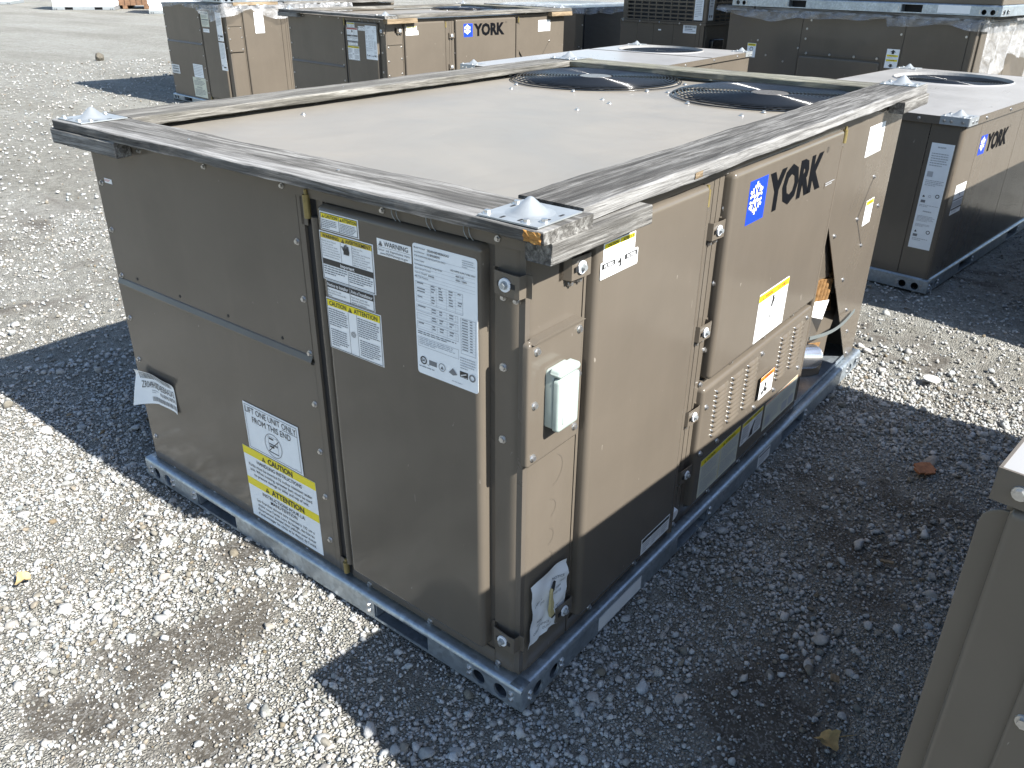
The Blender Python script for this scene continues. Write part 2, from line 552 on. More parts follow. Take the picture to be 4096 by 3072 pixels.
def label(parent, F, u, v, w, h, items, base='label_white', name='label', d=0.0, tilt=0.0, lab=None, rc=0.0, warp=None):
    """sticker whose top-left corner (as seen) is at (u,v); items in fractions of w,h from the top-left"""
    ct, st = math.cos(R(tilt)), math.sin(R(tilt))

    def P(fx, fy, dd):
        a, b = fx * w, -fy * h
        if warp:
            wa, wb, wd = warp(fx, fy)
            a, b, dd = a + wa, b + wb, dd + wd
        return F.p(u + F.sg * (a * ct - b * st), v + a * st + b * ct, dd)

    mb = MB()
    t = 0.0006
    if rc:
        pts = [(x / w, y / h) for x, y in rr_loop(0, w, 0, h, rc, 3)]
    else:
        pts = [(0, 0), (0, 1), (1, 1), (1, 0)]
    n = len(pts)
    vs = [P(x, y, d) for x, y in pts] + [P(x, y, d + t) for x, y in pts]
    if warp:
        g = 12
        vs = [P(i / g, j / g, d + t) for i in range(g + 1) for j in range(g + 1)]
        mb.add(vs, [(i * (g + 1) + j, (i + 1) * (g + 1) + j, (i + 1) * (g + 1) + j + 1, i * (g + 1) + j + 1) for i in range(g) for j in range(g)], base, True)
    else:
        mb.add(vs, [tuple(range(n, 2 * n))] + [(i, (i + 1) % n, n + (i + 1) % n, n + i) for i in range(n)], base)
    o = mb.build(name, parent)
    if lab:
        o['label'] = lab
    if not items:
        return o
    mb = MB()
    for it in items:
        k = it[0]
        if k == 'r':      # filled rectangle
            _, x0, y0, x1, y1, m = it
            mb.add([P(x0, y0, d + t + 0.0004), P(x0, y1, d + t + 0.0004), P(x1, y1, d + t + 0.0004), P(x1, y0, d + t + 0.0004)], [(0, 1, 2, 3)], m)
        elif k == 'o':    # outline rectangle
            _, x0, y0, x1, y1, th, m = it
            tx, ty = th, th * w / h
            for a, b, c, e in ((x0, y0, x1, y0 + ty), (x0, y1 - ty, x1, y1), (x0, y0, x0 + tx, y1), (x1 - tx, y0, x1, y1)):
                mb.add([P(a, b, d + t + 0.0008), P(a, e, d + t + 0.0008), P(c, e, d + t + 0.0008), P(c, b, d + t + 0.0008)], [(0, 1, 2, 3)], m)
        elif k == 't':    # text: x,y of cap top, cap height (fraction of h), string, ink, align, bold, max width
            _, x, y, ch, s, m, al, bold = it[:8]
            mw = it[8] if len(it) > 8 else None
            tv, tf = text_geo(s, bold)
            if not len(tv):
                continue
            sc = ch * h / 0.70
            x0, x1 = tv[:, 0].min(), tv[:, 0].max()
            sx = sc
            if mw and (x1 - x0) * sc > mw * w:
                sx = mw * w / (x1 - x0)
            off = {'l': -x0, 'c': -(x0 + x1) / 2, 'r': -x1}[al]
            pts = [P(x + (q[0] + off) * sx / w, y + (0.70 * sc - q[1] * sc) / h, d + t + 0.0011) for q in tv]
            mb.add(pts, tf, m)
        elif k == 'fit':  # text stretched to a box
            _, x0, y0, x1, y1, s, m, bold = it
            tv, tf = text_geo(s, bold)
            a, b = tv.min(0), tv.max(0)
            pts = [P(x0 + (q[0] - a[0]) / (b[0] - a[0]) * (x1 - x0), y1 - (q[1] - a[1]) / (b[1] - a[1]) * (y1 - y0), d + t + 0.0011) for q in tv]
            mb.add(pts, tf, m)
        elif k == 'ln':   # lines of small illegible print, ragged
            _, x0, y0, x1, y1, cnt, m = it
            rg = random.Random(int(x0 * 1000 + y0 * 777 + cnt))
            for i in range(cnt):
                yy = y0 + (y1 - y0) * i / cnt
                hh = (y1 - y0) / cnt * 0.42
                xx = x0
                end = x0 + (x1 - x0) * (1.0 if i < cnt - 1 else rg.uniform(0.4, 0.8)) * rg.uniform(0.86, 1.0)
                while xx < end:
                    ww = (x1 - x0) * rg.uniform(0.05, 0.16)
                    xe = min(end, xx + ww)
                    mb.add([P(xx, yy, d + t + 0.0008), P(xx, yy + hh, d + t + 0.0008), P(xe, yy + hh, d + t + 0.0008), P(xe, yy, d + t + 0.0008)], [(0, 1, 2, 3)], m)
                    xx = xe + (x1 - x0) * 0.022
        elif k == 'tri':  # warning triangle with exclamation
            _, x, y, s, m, m2 = it
            sy = s * w / h
            mb.add([P(x, y + sy * .5, d + t + .0009), P(x + s, y + sy * .5, d + t + .0009), P(x + s / 2, y - sy * .4, d + t + .0009)], [(0, 1, 2)], m)
            mb.add([P(x + s * .45, y - sy * .12, d + t + .0013), P(x + s * .55, y - sy * .12, d + t + .0013), P(x + s * .53, y + sy * .22, d + t + .0013), P(x + s * .47, y + sy * .22, d + t + .0013)], [(0, 1, 2, 3)], m2)
            mb.add([P(x + s * .45, y + sy * .28, d + t + .0013), P(x + s * .55, y + sy * .28, d + t + .0013), P(x + s * .55, y + sy * .38, d + t + .0013), P(x + s * .45, y + sy * .38, d + t + .0013)], [(0, 1, 2, 3)], m2)
        elif k == 'p':    # polygon
            _, pts, m = it
            mb.add([P(x, y, d + t + 0.0010) for x, y in pts], [tuple(range(len(pts)))], m)
        elif k == 'ring':
            _, x, y, rad, th, m = it
            n = 28
            vs, fs = [], []
            for i in range(n):
                a = 2 * math.pi * i / n
                for rr in (rad, rad - th):
                    vs.append(P(x + rr * math.cos(a), y + rr * math.sin(a) * w / h, d + t + 0.0010))
            for i in range(n):
                j = (i + 1) % n
                fs.append((2 * i, 2 * j, 2 * j + 1, 2 * i + 1))
            mb.add(vs, fs, m)
        elif k == 'bar':  # thick line between two points
            _, x0, y0, x1, y1, th, m = it[:7]
            a = Vector((x0 * w, y0 * h))
            b = Vector((x1 * w, y1 * h))
            dd = (b - a).normalized()
            nn = Vector((-dd.y, dd.x)) * th * w / 2
            mb.add([P(q.x / w, q.y / h, d + t + 0.0012) for q in (a + nn, b + nn, b - nn, a - nn)], [(0, 1, 2, 3)], m)
        elif k == 'code':  # barcode
            _, x0, y0, x1, y1, m = it
            rg = random.Random(int(x0 * 991 + y1 * 77))
            xx = x0
            while xx < x1:
                ww = rg.choice((0.006, 0.010, 0.015))
                mb.add([P(xx, y0, d + t + .0008), P(xx, y1, d + t + .0008), P(xx + ww, y1, d + t + .0008), P(xx + ww, y0, d + t + .0008)], [(0, 1, 2, 3)], m)
                xx += ww + rg.choice((0.006, 0.010, 0.014))
    mb.build('printing', o)
    return o


def snowflake(cx, cy, rad, m='ink_white'):
    out = []
    for k in range(6):
        a = R(90 + 60 * k)
        c, s = math.cos(a), math.sin(a)
        out.append(('bar', cx + rad * .12 * c, cy - rad * .12 * s, cx + rad * c, cy - rad * s, 0.070, m))
        px, py = cx + rad * .52 * c, cy - rad * .52 * s
        for da in (-48, 48):
            b = a + R(da)
            out.append(('bar', px, py, px + rad * .42 * math.cos(b), py - rad * .42 * math.sin(b), 0.062, m))
    return out


def logo(parent, F, u, v, s, d):
    """blue square with white snowflake, then the bold black wordmark"""
    sq = label(parent, F, u, v, s, s, snowflake(0.40, 0.43, 0.38), 'ink_blue', 'logo_square', d)
    mb = MB()
    tv, tf = text_geo('YORK', 0.052)
    a, b = tv.min(0), tv.max(0)
    W, H = s * 3.62, s * 1.0
    pts = [F.p(u + F.sg * (s * 1.13 + (q[0] - a[0]) / (b[0] - a[0]) * W), v - H + (q[1] - a[1]) / (b[1] - a[1]) * H, d + 0.0009) for q in tv]
    mb.add(pts, tf, 'logo_black')
    n = 20
    cx, cy, rad = s * 4.93, -s * 0.02, s * 0.075
    ring, rfs = [], []
    for i in range(n):
        t = 2 * math.pi * i / n
        for rr in (rad, rad * 0.82):
            ring.append(F.p(u + F.sg * (cx + rr * math.cos(t)), v + cy + rr * math.sin(t), d + 0.0009))
    for i in range(n):
        j = (i + 1) % n
        rfs.append((2 * i, 2 * j, 2 * j + 1, 2 * i + 1))
    mb.add(ring, rfs, 'ink_black')
    tv, tf = text_geo('R', 0.0)
    pts = [F.p(u + F.sg * (cx - rad * .38 + q[0] * rad * 1.2), v + cy - rad * .42 + q[1] * rad * 1.2, d + 0.0009) for q in tv]
    mb.add(pts, tf, 'ink_black')
    return mb.build('brand_lettering', parent)


def latch(parent, F, u, v, d, sg=1.0):
    """slotted keeper bracket with washer and hex bolt, small tab with screws below"""
    mb = MB()
    w, h = 0.034, 0.0205
    prof = [(-0.043, 0.0), (-0.030, 0.0), (-0.026, 0.016), (0.020, 0.020), (0.030, 0.019), (0.032, 0.002), (0.044, 0.002)]
    vs, fs = [], []
    for a, e in prof:
        for vv in (-h, h):
            vs.append(F.p(u + sg * a, v + vv, d + e))
        for vv in (-h, h):
            vs.append(F.p(u + sg * a, v + vv, d + e - 0.0022))
    for i in range(len(prof) - 1):
        q = 4 * i
        fs += [(q, q + 4, q + 5, q + 1), (q + 2, q + 3, q + 7, q + 6), (q + 1, q + 5, q + 7, q + 3), (q, q + 2, q + 6, q + 4)]
    fs += [(0, 1, 3, 2), (4 * len(prof) - 4, 4 * len(prof) - 2, 4 * len(prof) - 1, 4 * len(prof) - 3)]
    mb.add(vs, fs, 'paint')
    o = mb.build('latch', parent)
    mb = MB()
    slab(mb, F, u - 0.021, u + 0.016, v - 0.0045, v + 0.0045, d + 0.0188, d + 0.0204, 'dark_inside')
    mb.build('slot', o)
    z = Vector(F.p(0, 0, 1)) - Vector(F.p(0, 0, 0))
    c = Vector(F.p(u, v, d + 0.019))
    mb = MB()
    mb.tube(c, c + z * 0.003, 0.0125, 0.0122, 20, 'nylon_washer')
    mb.build('washer', o)
    mb = MB()
    mb.tube(c + z * 0.003, c + z * 0.0045, 0.0078, 0.0075, 14, 'zinc')
    mb.tube(c + z * 0.0045, c + z * 0.010, 0.0060, 0.0056, 6, 'zinc', smooth=False)
    mb.build('bolt', o)
    mb = MB()
    slab(mb, F, u - 0.020, u + 0.024, v - h - 0.006, v - h - 0.001, d, d + 0.011, 'paint')
    slab(mb, F, u - 0.020, u + 0.024, v - h - 0.014, v - h - 0.006, d, d + 0.003, 'paint')
    mb.build('latch_tab', o)
    screws(F, [(u - 0.012, v - h - 0.010), (u + 0.016, v - h - 0.010)], o, d + 0.003, 0.0048)
    return o


def hinge(parent, F, u, v, d, ln=0.038):
    mb = MB()
    a, b = Vector(F.p(u, v - ln / 2, d + 0.008)), Vector(F.p(u, v + ln / 2, d + 0.008))
    mb.tube(a, b, 0.0075, None, 14, 'brass')
    mb.tube(b, Vector(F.p(u, v + ln / 2 + 0.010, d + 0.008)), 0.0040, None, 10, 'brass')
    o = mb.build('hinge', parent)
    mb = MB()
    slab(mb, F, u + 0.010, u + 0.030, v - ln * 0.9, v + ln * 0.5, d, d + 0.002, 'paint_old')
    mb.build('hinge_leaf', o)
    return o


def louver_mesh(w=0.070, h=0.0130, dep=0.0100):
    """pressed louver on an 'R' face, local origin at its centre"""
    key = ('louver', w)
    if key not in _cache:
        mb = MB()
        prof = [(-h * .5, 0.0), (-h * .42, -dep * .75), (-h * .2, -dep), (h * .1, -dep * .72), (h * .5, 0.0)]
        vs = []
        for x, k in ((-w / 2, 0.0), (-w / 2 + 0.006, 0.85), (w / 2 - 0.006, 0.85), (w / 2, 0.0)):
            for z, y in prof:
                vs.append((x, y * (k if k else 0.05), z))
        n = len(prof)
        fs = []
        for i in range(3):
            for j in range(n - 1):
                fs.append((i * n + j, (i + 1) * n + j, (i + 1) * n + j + 1, i * n + j + 1))
        mb.add(vs, fs, 'paint', True)
        mb.tube((-w / 2 - 0.001, 0.0, 0.001), (-w / 2 - 0.001, -0.004, 0.0015), 0.0034, 0.0018, 8, 'screw_metal')  # bright metal stud added at the left end, stands in for a sun glint
        o = mb.build('louver')
        _cache[key] = o.data
        bpy.data.objects.remove(o)
    return _cache[key]


def rails(parent, L, W, H=0.062, slotsL=(), slotsR=(), holes=True, m='galvanized', simple=False):
    """galvanised base: four channels with fork pockets and rigging holes"""
    FL, FR = Face('L', 0.0), Face('R', 0.0)
    hr = 0.0185
    for F, ln, slots in ((FL, W, slotsL), (FR, L, slotsR)):
        mb = MB()
        hl = [('r', a, b, 0.008, H - 0.014) for a, b in slots]
        if holes:
            hl += [('c', q, 0.026, hr) for q in (0.060, 0.122, ln - 0.122, ln - 0.060)]
        lo, hi = 0.002, ln - 0.002
        holed(mb, F, lo, hi, 0.0, H - 0.010, 0.0, hl, m)
        # rolled top edge and flat top flange
        prof = [(0.0, H - 0.010), (-0.0015, H - 0.005), (-0.005, H - 0.0015), (-0.010, H), (-0.034, H), (-0.034, H - 0.003)]
        vs, fs = [], []
        for dd, z in prof:
            vs += [F.p(lo, z, dd), F.p(hi, z, dd)]
        for i in range(len(prof) - 1):
            fs.append((2 * i, 2 * i + 1, 2 * i + 3, 2 * i + 2))
        mb.add(vs, fs, m, True)
        slab(mb, F, lo, hi, 0.0, 0.003, -0.0035, -0.034, m)     # bottom flange
        o = mb.build('base_rail', parent)
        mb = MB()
        slab(mb, F, 0.04, ln - 0.04, 0.004, H - 0.004, -0.070, -0.072, 'dark_inside')  # near-black sheet added behind the web so the holes look shaded
        mb.build('rail_hole_shade', o)
        if not simple:
            pts = []
            for q in (0.030, 0.150, ln - 0.150, ln - 0.030):
                pts += [(q, 0.020), (q, 0.036)]
            for a, b in slots:
                pts += [(b + 0.018, 0.020), (b + 0.018, 0.038)]
            screws(F, pts, o, 0.0, 0.0052)
            for a, b in slots:     # folded pocket cheeks
                for q in (a + 0.001, b - 0.004):
                    mb = MB()
                    slab(mb, F, q, q + 0.003, 0.006, H - 0.012, -0.004, -0.065, m)
                    mb.build('fork_pocket', o)
    mb = MB()
    mb.box((0.002, W - 0.003, 0.0), (L - 0.002, W, H - 0.001), m)
    mb.build('base_rail', parent)
    mb = MB()
    mb.box((L - 0.003, 0.004, 0.0), (L, W - 0.004, H - 0.001), m)
    mb.build('base_rail', parent)


def ring_hole_top(mb, x0, x1, y0, y1, z, holes, m, n=64, lip=0.0, lipd=0.02):
    """flat sheet with round holes; holes: (cx,cy,r,half) each in its own square cell, cells stacked along y at the same x range"""
    T = Face('T', z)
    hx0 = min(h[0] - h[3] for h in holes)
    hx1 = max(h[0] + h[3] for h in holes)
    rect(mb, T, x0, hx0, y0, y1, 0, m)
    rect(mb, T, hx1, x1, y0, y1, 0, m)
    y = y0
    for cx, cy, rad, half in sorted(holes, key=lambda h: h[1]):
        a, b = cy - half, cy + half
        rect(mb, T, hx0, hx1, y, a, 0, m)
        angs = sorted([2 * math.pi * k / n for k in range(n)] + [math.atan2(s * half, c * (hx1 - cx)) % (2 * math.pi) for c in (-1, 1) for s in (-1, 1)])
        vs, fs = [], []
        for t in angs:
            c_, s_ = math.cos(t), math.sin(t)
            q = min([(hx1 - cx) / c_ if c_ > 1e-9 else ((hx0 - cx) / c_ if c_ < -1e-9 else 9), half / abs(s_) if abs(s_) > 1e-9 else 9])
            vs += [(cx + q * c_, cy + q * s_, z), (cx + rad * c_, cy + rad * s_, z), (cx + (rad - 0.008) * c_, cy + (rad - 0.008) * s_, z + lip), (cx + (rad - 0.012) * c_, cy + (rad - 0.012) * s_, z - lipd)]
        k = len(angs)
        for i in range(k):
            j = (i + 1) % k
            for s in range(3):
                fs.append((4 * i + s, 4 * j + s, 4 * j + s + 1, 4 * i + s + 1))
        mb.add(vs, fs, m)
        y = b
    rect(mb, T, hx0, hx1, y, y1, 0, m)


def fan(parent, cx, cy, z, rad, rings=22, dome=0.013, hub=0.062, spokes=4, wire=0.0022, hubmat='paint_old', detail=True):
    """domed wire guard of concentric rings over a shrouded fan"""
    root = bpy.data.objects.new('fan_guard', None)
    COL.objects.link(root)
    root.parent = parent
    root.location = (cx, cy, z)
    mb = MB()

    def hgt(r):
        return 0.004 + dome * (1 - (r / rad) ** 16)
    segs, ns = (72, 5) if detail else (48, 4)
    rs = [rad - (rad - hub) * i / rings for i in range(rings)]
    for r in rs:
        mb = MB()
        vs, fs = [], []
        for i in range(segs):
            t = 2 * math.pi * i / segs
            for j in range(ns):
                p = 2 * math.pi * j / ns
                rr = r + wire * math.cos(p)
                vs.append((rr * math.cos(t), rr * math.sin(t), hgt(r) + wire * math.sin(p)))
        for i in range(segs):
            for j in range(ns):
                a, b = i * ns + j, i * ns + (j + 1) % ns
                c, d_ = ((i + 1) % segs) * ns + (j + 1) % ns, ((i + 1) % segs) * ns + j
                fs.append((a, d_, c, b))
        mb.add(vs, fs, 'black_wire', True)
        mb.build('wire_ring', root)
    for k in range(spokes):
        mb = MB()
        t = R(20 + 360.0 / spokes * k)
        prev = None
        for i in range(9):
            r = hub + (rad + 0.012 - hub) * i / 8
            p = Vector((r * math.cos(t), r * math.sin(t), hgt(min(r, rad)) - wire * 1.4 - (0.010 if i == 8 else 0)))
            if prev is not None:
                mb.tube(prev, p, 0.0032, None, 6, 'black_wire', False)
            prev = p
        mb.build('guard_spoke', root)
    mb = MB()
    mb.tube((0, 0, hgt(0) - 0.006), (0, 0, hgt(0) + 0.001), hub + 0.004, hub, 28, hubmat)
    mb.build('hub_plate', root)
    # shroud, motor and blades below
    mb = MB()
    n = 48
    vs, fs = [], []
    for r, zz in ((rad - 0.018, -0.027), (rad - 0.026, -0.05), (rad - 0.030, -0.12), (rad - 0.03, -0.20), (0.001, -0.20)):
        for i in range(n):
            t = 2 * math.pi * i / n
            vs.append((r * math.cos(t), r * math.sin(t), zz))
    for k in range(4):
        for i in range(n):
            j = (i + 1) % n
            fs.append((k * n + i, k * n + j, (k + 1) * n + j, (k + 1) * n + i))
    mb.add(vs, fs, 'dark_inside', True)
    mb.build('shroud', root)
    mb = MB()
    mb.tube((0, 0, -0.10), (0, 0, -0.02), 0.07, 0.06, 20, 'fan_blade')
    mb.build('motor', root)
    for k in range(3):
        mb = MB()
        t0 = R(15 + 120 * k)
        vs, fs = [], []
        for i in range(6):
            r = 0.06 + (rad - 0.10) * i / 5
            for j, (da, dz) in enumerate(((-0.55, -0.035), (0.0, -0.06), (0.55, -0.10))):
                a = t0 + da * (0.7 + 0.5 * i / 5)
                vs.append((r * math.cos(a), r * math.sin(a), dz))
        for i in range(5):
            for j in range(2):
                a = i * 3 + j
                fs.append((a, a + 3, a + 4, a + 1))
        mb.add(vs, fs, 'fan_blade', True)
        mb.build('fan_blade', root)
    T = Face('T', 0.0)
    screws(T, [((rad + 0.016) * math.cos(R(20 + 45 * k)), (rad + 0.016) * math.sin(R(20 + 45 * k))) for k in range(8)], root, 0.001, 0.0062)
    return root


def cone_plate(parent, x, y, z, s=0.122, side=None, m='zinc'):
    """square stacking plate with a pressed cone, screw holes and optional bent-down flanges"""
    mb = MB()
    h = s / 2
    mb.box((x - h, y - h, z), (x + h, y + h, z + 0.0025), m)
    n = 24
    rows = [(0.042, 0.0026), (0.036, 0.0040), (0.030, 0.0055), (0.0055, 0.0275), (0.002, 0.0292), (0.0, 0.0295)]
    vs, fs = [], []
    for r, zz in rows[:-1]:
        for i in range(n):
            t = 2 * math.pi * i / n
            vs.append((x + r * math.cos(t), y + r * math.sin(t), z + zz))
    for k in range(len(rows) - 2):
        for i in range(n):
            j = (i + 1) % n
            fs.append((k * n + i, k * n + j, (k + 1) * n + j, (k + 1) * n + i))
    top = len(vs)
    vs.append((x, y, z + rows[-1][1]))
    for i in range(n):
        fs.append(((len(rows) - 2) * n + i, (len(rows) - 2) * n + (i + 1) % n, top))
    mb.add(vs, fs, m, True)
    if side:
        sx, sy = side
        fx, fy = x + sx * h, y + sy * h
        mb.box((min(fx, fx + sx * 0.0025), y - h, z - 0.034), (max(fx, fx + sx * 0.0025), y + h, z + 0.0024), m)
        mb.box((x - h, min(fy, fy + sy * 0.0025), z - 0.034), (x + h, max(fy, fy + sy * 0.0025), z + 0.0024), m)
    o = mb.build('stacking_plate', parent)
    mb = MB()
    for a, b in ((-.75, -.25), (-.8, .3), (.3, -.82), (-.3, -.8), (.75, .35), (.25, .78)):
        mb.box((x + a * h - .006, y + b * h - .0022, z + 0.0026), (x + a * h + .006, y + b * h + .0022, z + 0.0031), 'dark_inside')
    mb.build('plate_slots', o)['kind'] = 'stuff'
    T = Face('T', z + 0.0025)
    screws(T, [(x - h * .82, y - h * .5), (x - h * .5, y - h * .84), (x + h * .82, y + h * .5), (x + h * .5, y + h * .84), (x - h * .78, y + h * .84)], o, 0.0, 0.0062)
    if side:
        if sx < 0:
            screws(Face('L', x - h - 0.0025), [(y - h * .6, z - .018), (y + h * .2, z - .018), (y + h * .7, z - .018)], o, 0, 0.0056)
        if sy < 0:
            screws(Face('R', y - h - 0.0025), [(x - h * .2, z - .018), (x + h * .6, z - .018)], o, 0, 0.0056)
    return o


def board(parent, a, b, m, name='board', wob=0.0026, seg=44, seed=0):
    """sawn plank between opposite corners a,b, long axis found automatically; worn, slightly wavy arrises"""
    rg = random.Random(seed)
    a, b = Vector(a), Vector(b)
    ext = b - a
    ax = max(range(3), key=lambda i: abs(ext[i]))
    o1, o2 = [i for i in range(3) if i != ax]
    c = 0.0028
    prof = []
    for (s, t) in ((0, 0), (1, 0), (1, 1), (0, 1)):
        pu = a[o1] + ext[o1] * s
        pv = a[o2] + ext[o2] * t
        du = c if s == 0 else -c
        dv = c if t == 0 else -c
        pr = [(pu + du, pv), (pu, pv + dv)]
        if (s, t) in ((0, 0), (1, 1)):
            pr = [(pu, pv + dv), (pu + du, pv)]
        prof += pr
    n = len(prof)
    vs, fs = [], []
    ph = [rg.uniform(0, 6) for _ in range(n)]
    for i in range(seg + 1):
        q = a[ax] + ext[ax] * i / seg
        for k, (pu, pv) in enumerate(prof):
            p = [0, 0, 0]
            e = wob * (0.6 * math.sin(ph[k] + i * 0.55) + rg.uniform(-0.7, 0.7))
            p[ax] = q + (rg.uniform(-0.003, 0.003) if i in (0, seg) else 0)
            p[o1] = pu + e * (0.5 if abs(ext[o1]) > 0.05 else 0.35)
            p[o2] = pv + e * 0.4
            vs.append(p)
    for i in range(seg):
        for k in range(n):
            fs.append((i * n + k, i * n + (k + 1) % n, (i + 1) * n + (k + 1) % n, (i + 1) * n + k))
    fs.append(tuple(range(n)))
    fs.append(tuple(range(seg * n, seg * n + n)))
    mb = MB()
    mb.add(vs, fs, m)
    return mb.build(name, parent)

# ------------------------------------------------------------------ ground and gravel
def vnoise(x, y, sc, seed):
    rg = np.random.default_rng(seed)
    g = rg.random((256, 256))
    X, Y = x * sc + 1000.3, y * sc + 1000.7
    i, j = np.floor(X).astype(int), np.floor(Y).astype(int)
    fx, fy = X - i, Y - j
    fx, fy = fx * fx * (3 - 2 * fx), fy * fy * (3 - 2 * fy)
    a, b = g[i % 256, j % 256], g[(i + 1) % 256, j % 256]
    c, d = g[i % 256, (j + 1) % 256], g[(i + 1) % 256, (j + 1) % 256]
    return (a * (1 - fx) + b * fx) * (1 - fy) + (c * (1 - fx) + d * fx) * fy


def fbm(x, y, sc, seed, oct_=4):
    s, a, t = 0, 1.0, 0
    for k in range(oct_):
        s = s + a * vnoise(x, y, sc * 2 ** k, seed + k)
        t += a
        a *= 0.55
    return s / t


# bare-earth patches: (x, y, radius x, radius y, weight)
PATCH = [(-0.28, 0.72, 0.28, 0.13, 0.8), (-0.55, 0.50, 0.26, 0.13, 0.7), (-0.10, 0.95, 0.13, 0.16, 1.0), (0.35, -0.42, 0.50, 0.18, 0.75),
         (1.0, -0.40, 0.40, 0.18, 0.8), (0.05, -0.25, 0.14, 0.10, 0.6), (2.2, -0.45, 0.7, 0.2, 0.5), (-0.42, 0.18, 0.14, 0.10, 0.7),
         (-0.05, 0.30, 0.10, 0.10, 0.5), (3.8, -1.2, 1.2, 0.6, 0.9), (-0.75, 1.1, 0.25, 0.10, 0.5), (2.6, -0.75, 0.8, 0.25, 0.7)]


def soil(x, y):
    s = fbm(x, y, 2.6, 40, 4) * 0.55 + fbm(x, y, 11.0, 60, 4) * 0.45
    far_ = np.clip((np.hypot(x + 1, y + 0.75) - 5.0) / 6.0, 0, 1)
    m = np.clip((s - 0.50 - 0.05 * far_) * 5.0, 0, 1) * (0.75 - 0.55 * far_)
    for px, py, rx, ry, w in PATCH:
        e = np.exp(-(((x - px) / rx) ** 2 + ((y - py) / ry) ** 2))
        m = np.maximum(m, w * np.clip(e * 1.35 - 0.42 + (s - 0.5) * 3.6, 0, 1))
    return m


def height(x, y):
    h = (fbm(x, y, 1.3, 5, 3) - 0.5) * 0.030 + (fbm(x, y, 7.0, 15, 3) - 0.5) * 0.014
    return np.minimum(h - 0.014, 0.002)


def axis_pts(lo, hi, step, far):
    core = np.arange(lo, hi + 1e-6, step)
    out = [core]
    q, s = hi, step
    ext = []
    while q < far:
        s *= 1.16
        q += s
        ext.append(q)
    q, s = lo, step
    neg = []
    while q > -far:
        s *= 1.16
        q -= s
        neg.append(q)
    return np.concatenate([np.array(neg[::-1]), core, np.array(ext)])


xs, ys = axis_pts(-2.2, 4.6, 0.035, 260), axis_pts(-1.6, 3.4, 0.035, 260)
GX, GY = np.meshgrid(xs, ys, indexing='ij')
fade = np.exp(-np.maximum(0, np.hypot(GX + 1, GY + .75) - 7) / 8)
GZ = height(GX, GY) * fade - 0.010 * (1 - fade)
gfine = (fbm(GX, GY, 22.0, 90, 3) - 0.5) * 0.012 * soil(GX, GY) * (fade > 0.99)
GZ = GZ + gfine
nx, ny = GX.shape
me = bpy.data.meshes.new('ground')
idx = np.arange(nx * ny).reshape(nx, ny)
quads = np.stack([idx[:-1, :-1], idx[1:, :-1], idx[1:, 1:], idx[:-1, 1:]], -1).reshape(-1, 4)
me.from_pydata(np.stack([GX, GY, GZ], -1).reshape(-1, 3).tolist(), [], quads.tolist())
at = me.attributes.new('soil', 'FLOAT', 'POINT')
at.data.foreach_set('value', soil(GX, GY).reshape(-1).astype(np.float32))
me.polygons.foreach_set('use_smooth', [True] * len(me.polygons))
ground = bpy.data.objects.new('ground', me)
COL.objects.link(ground)
ground['kind'] = 'structure'


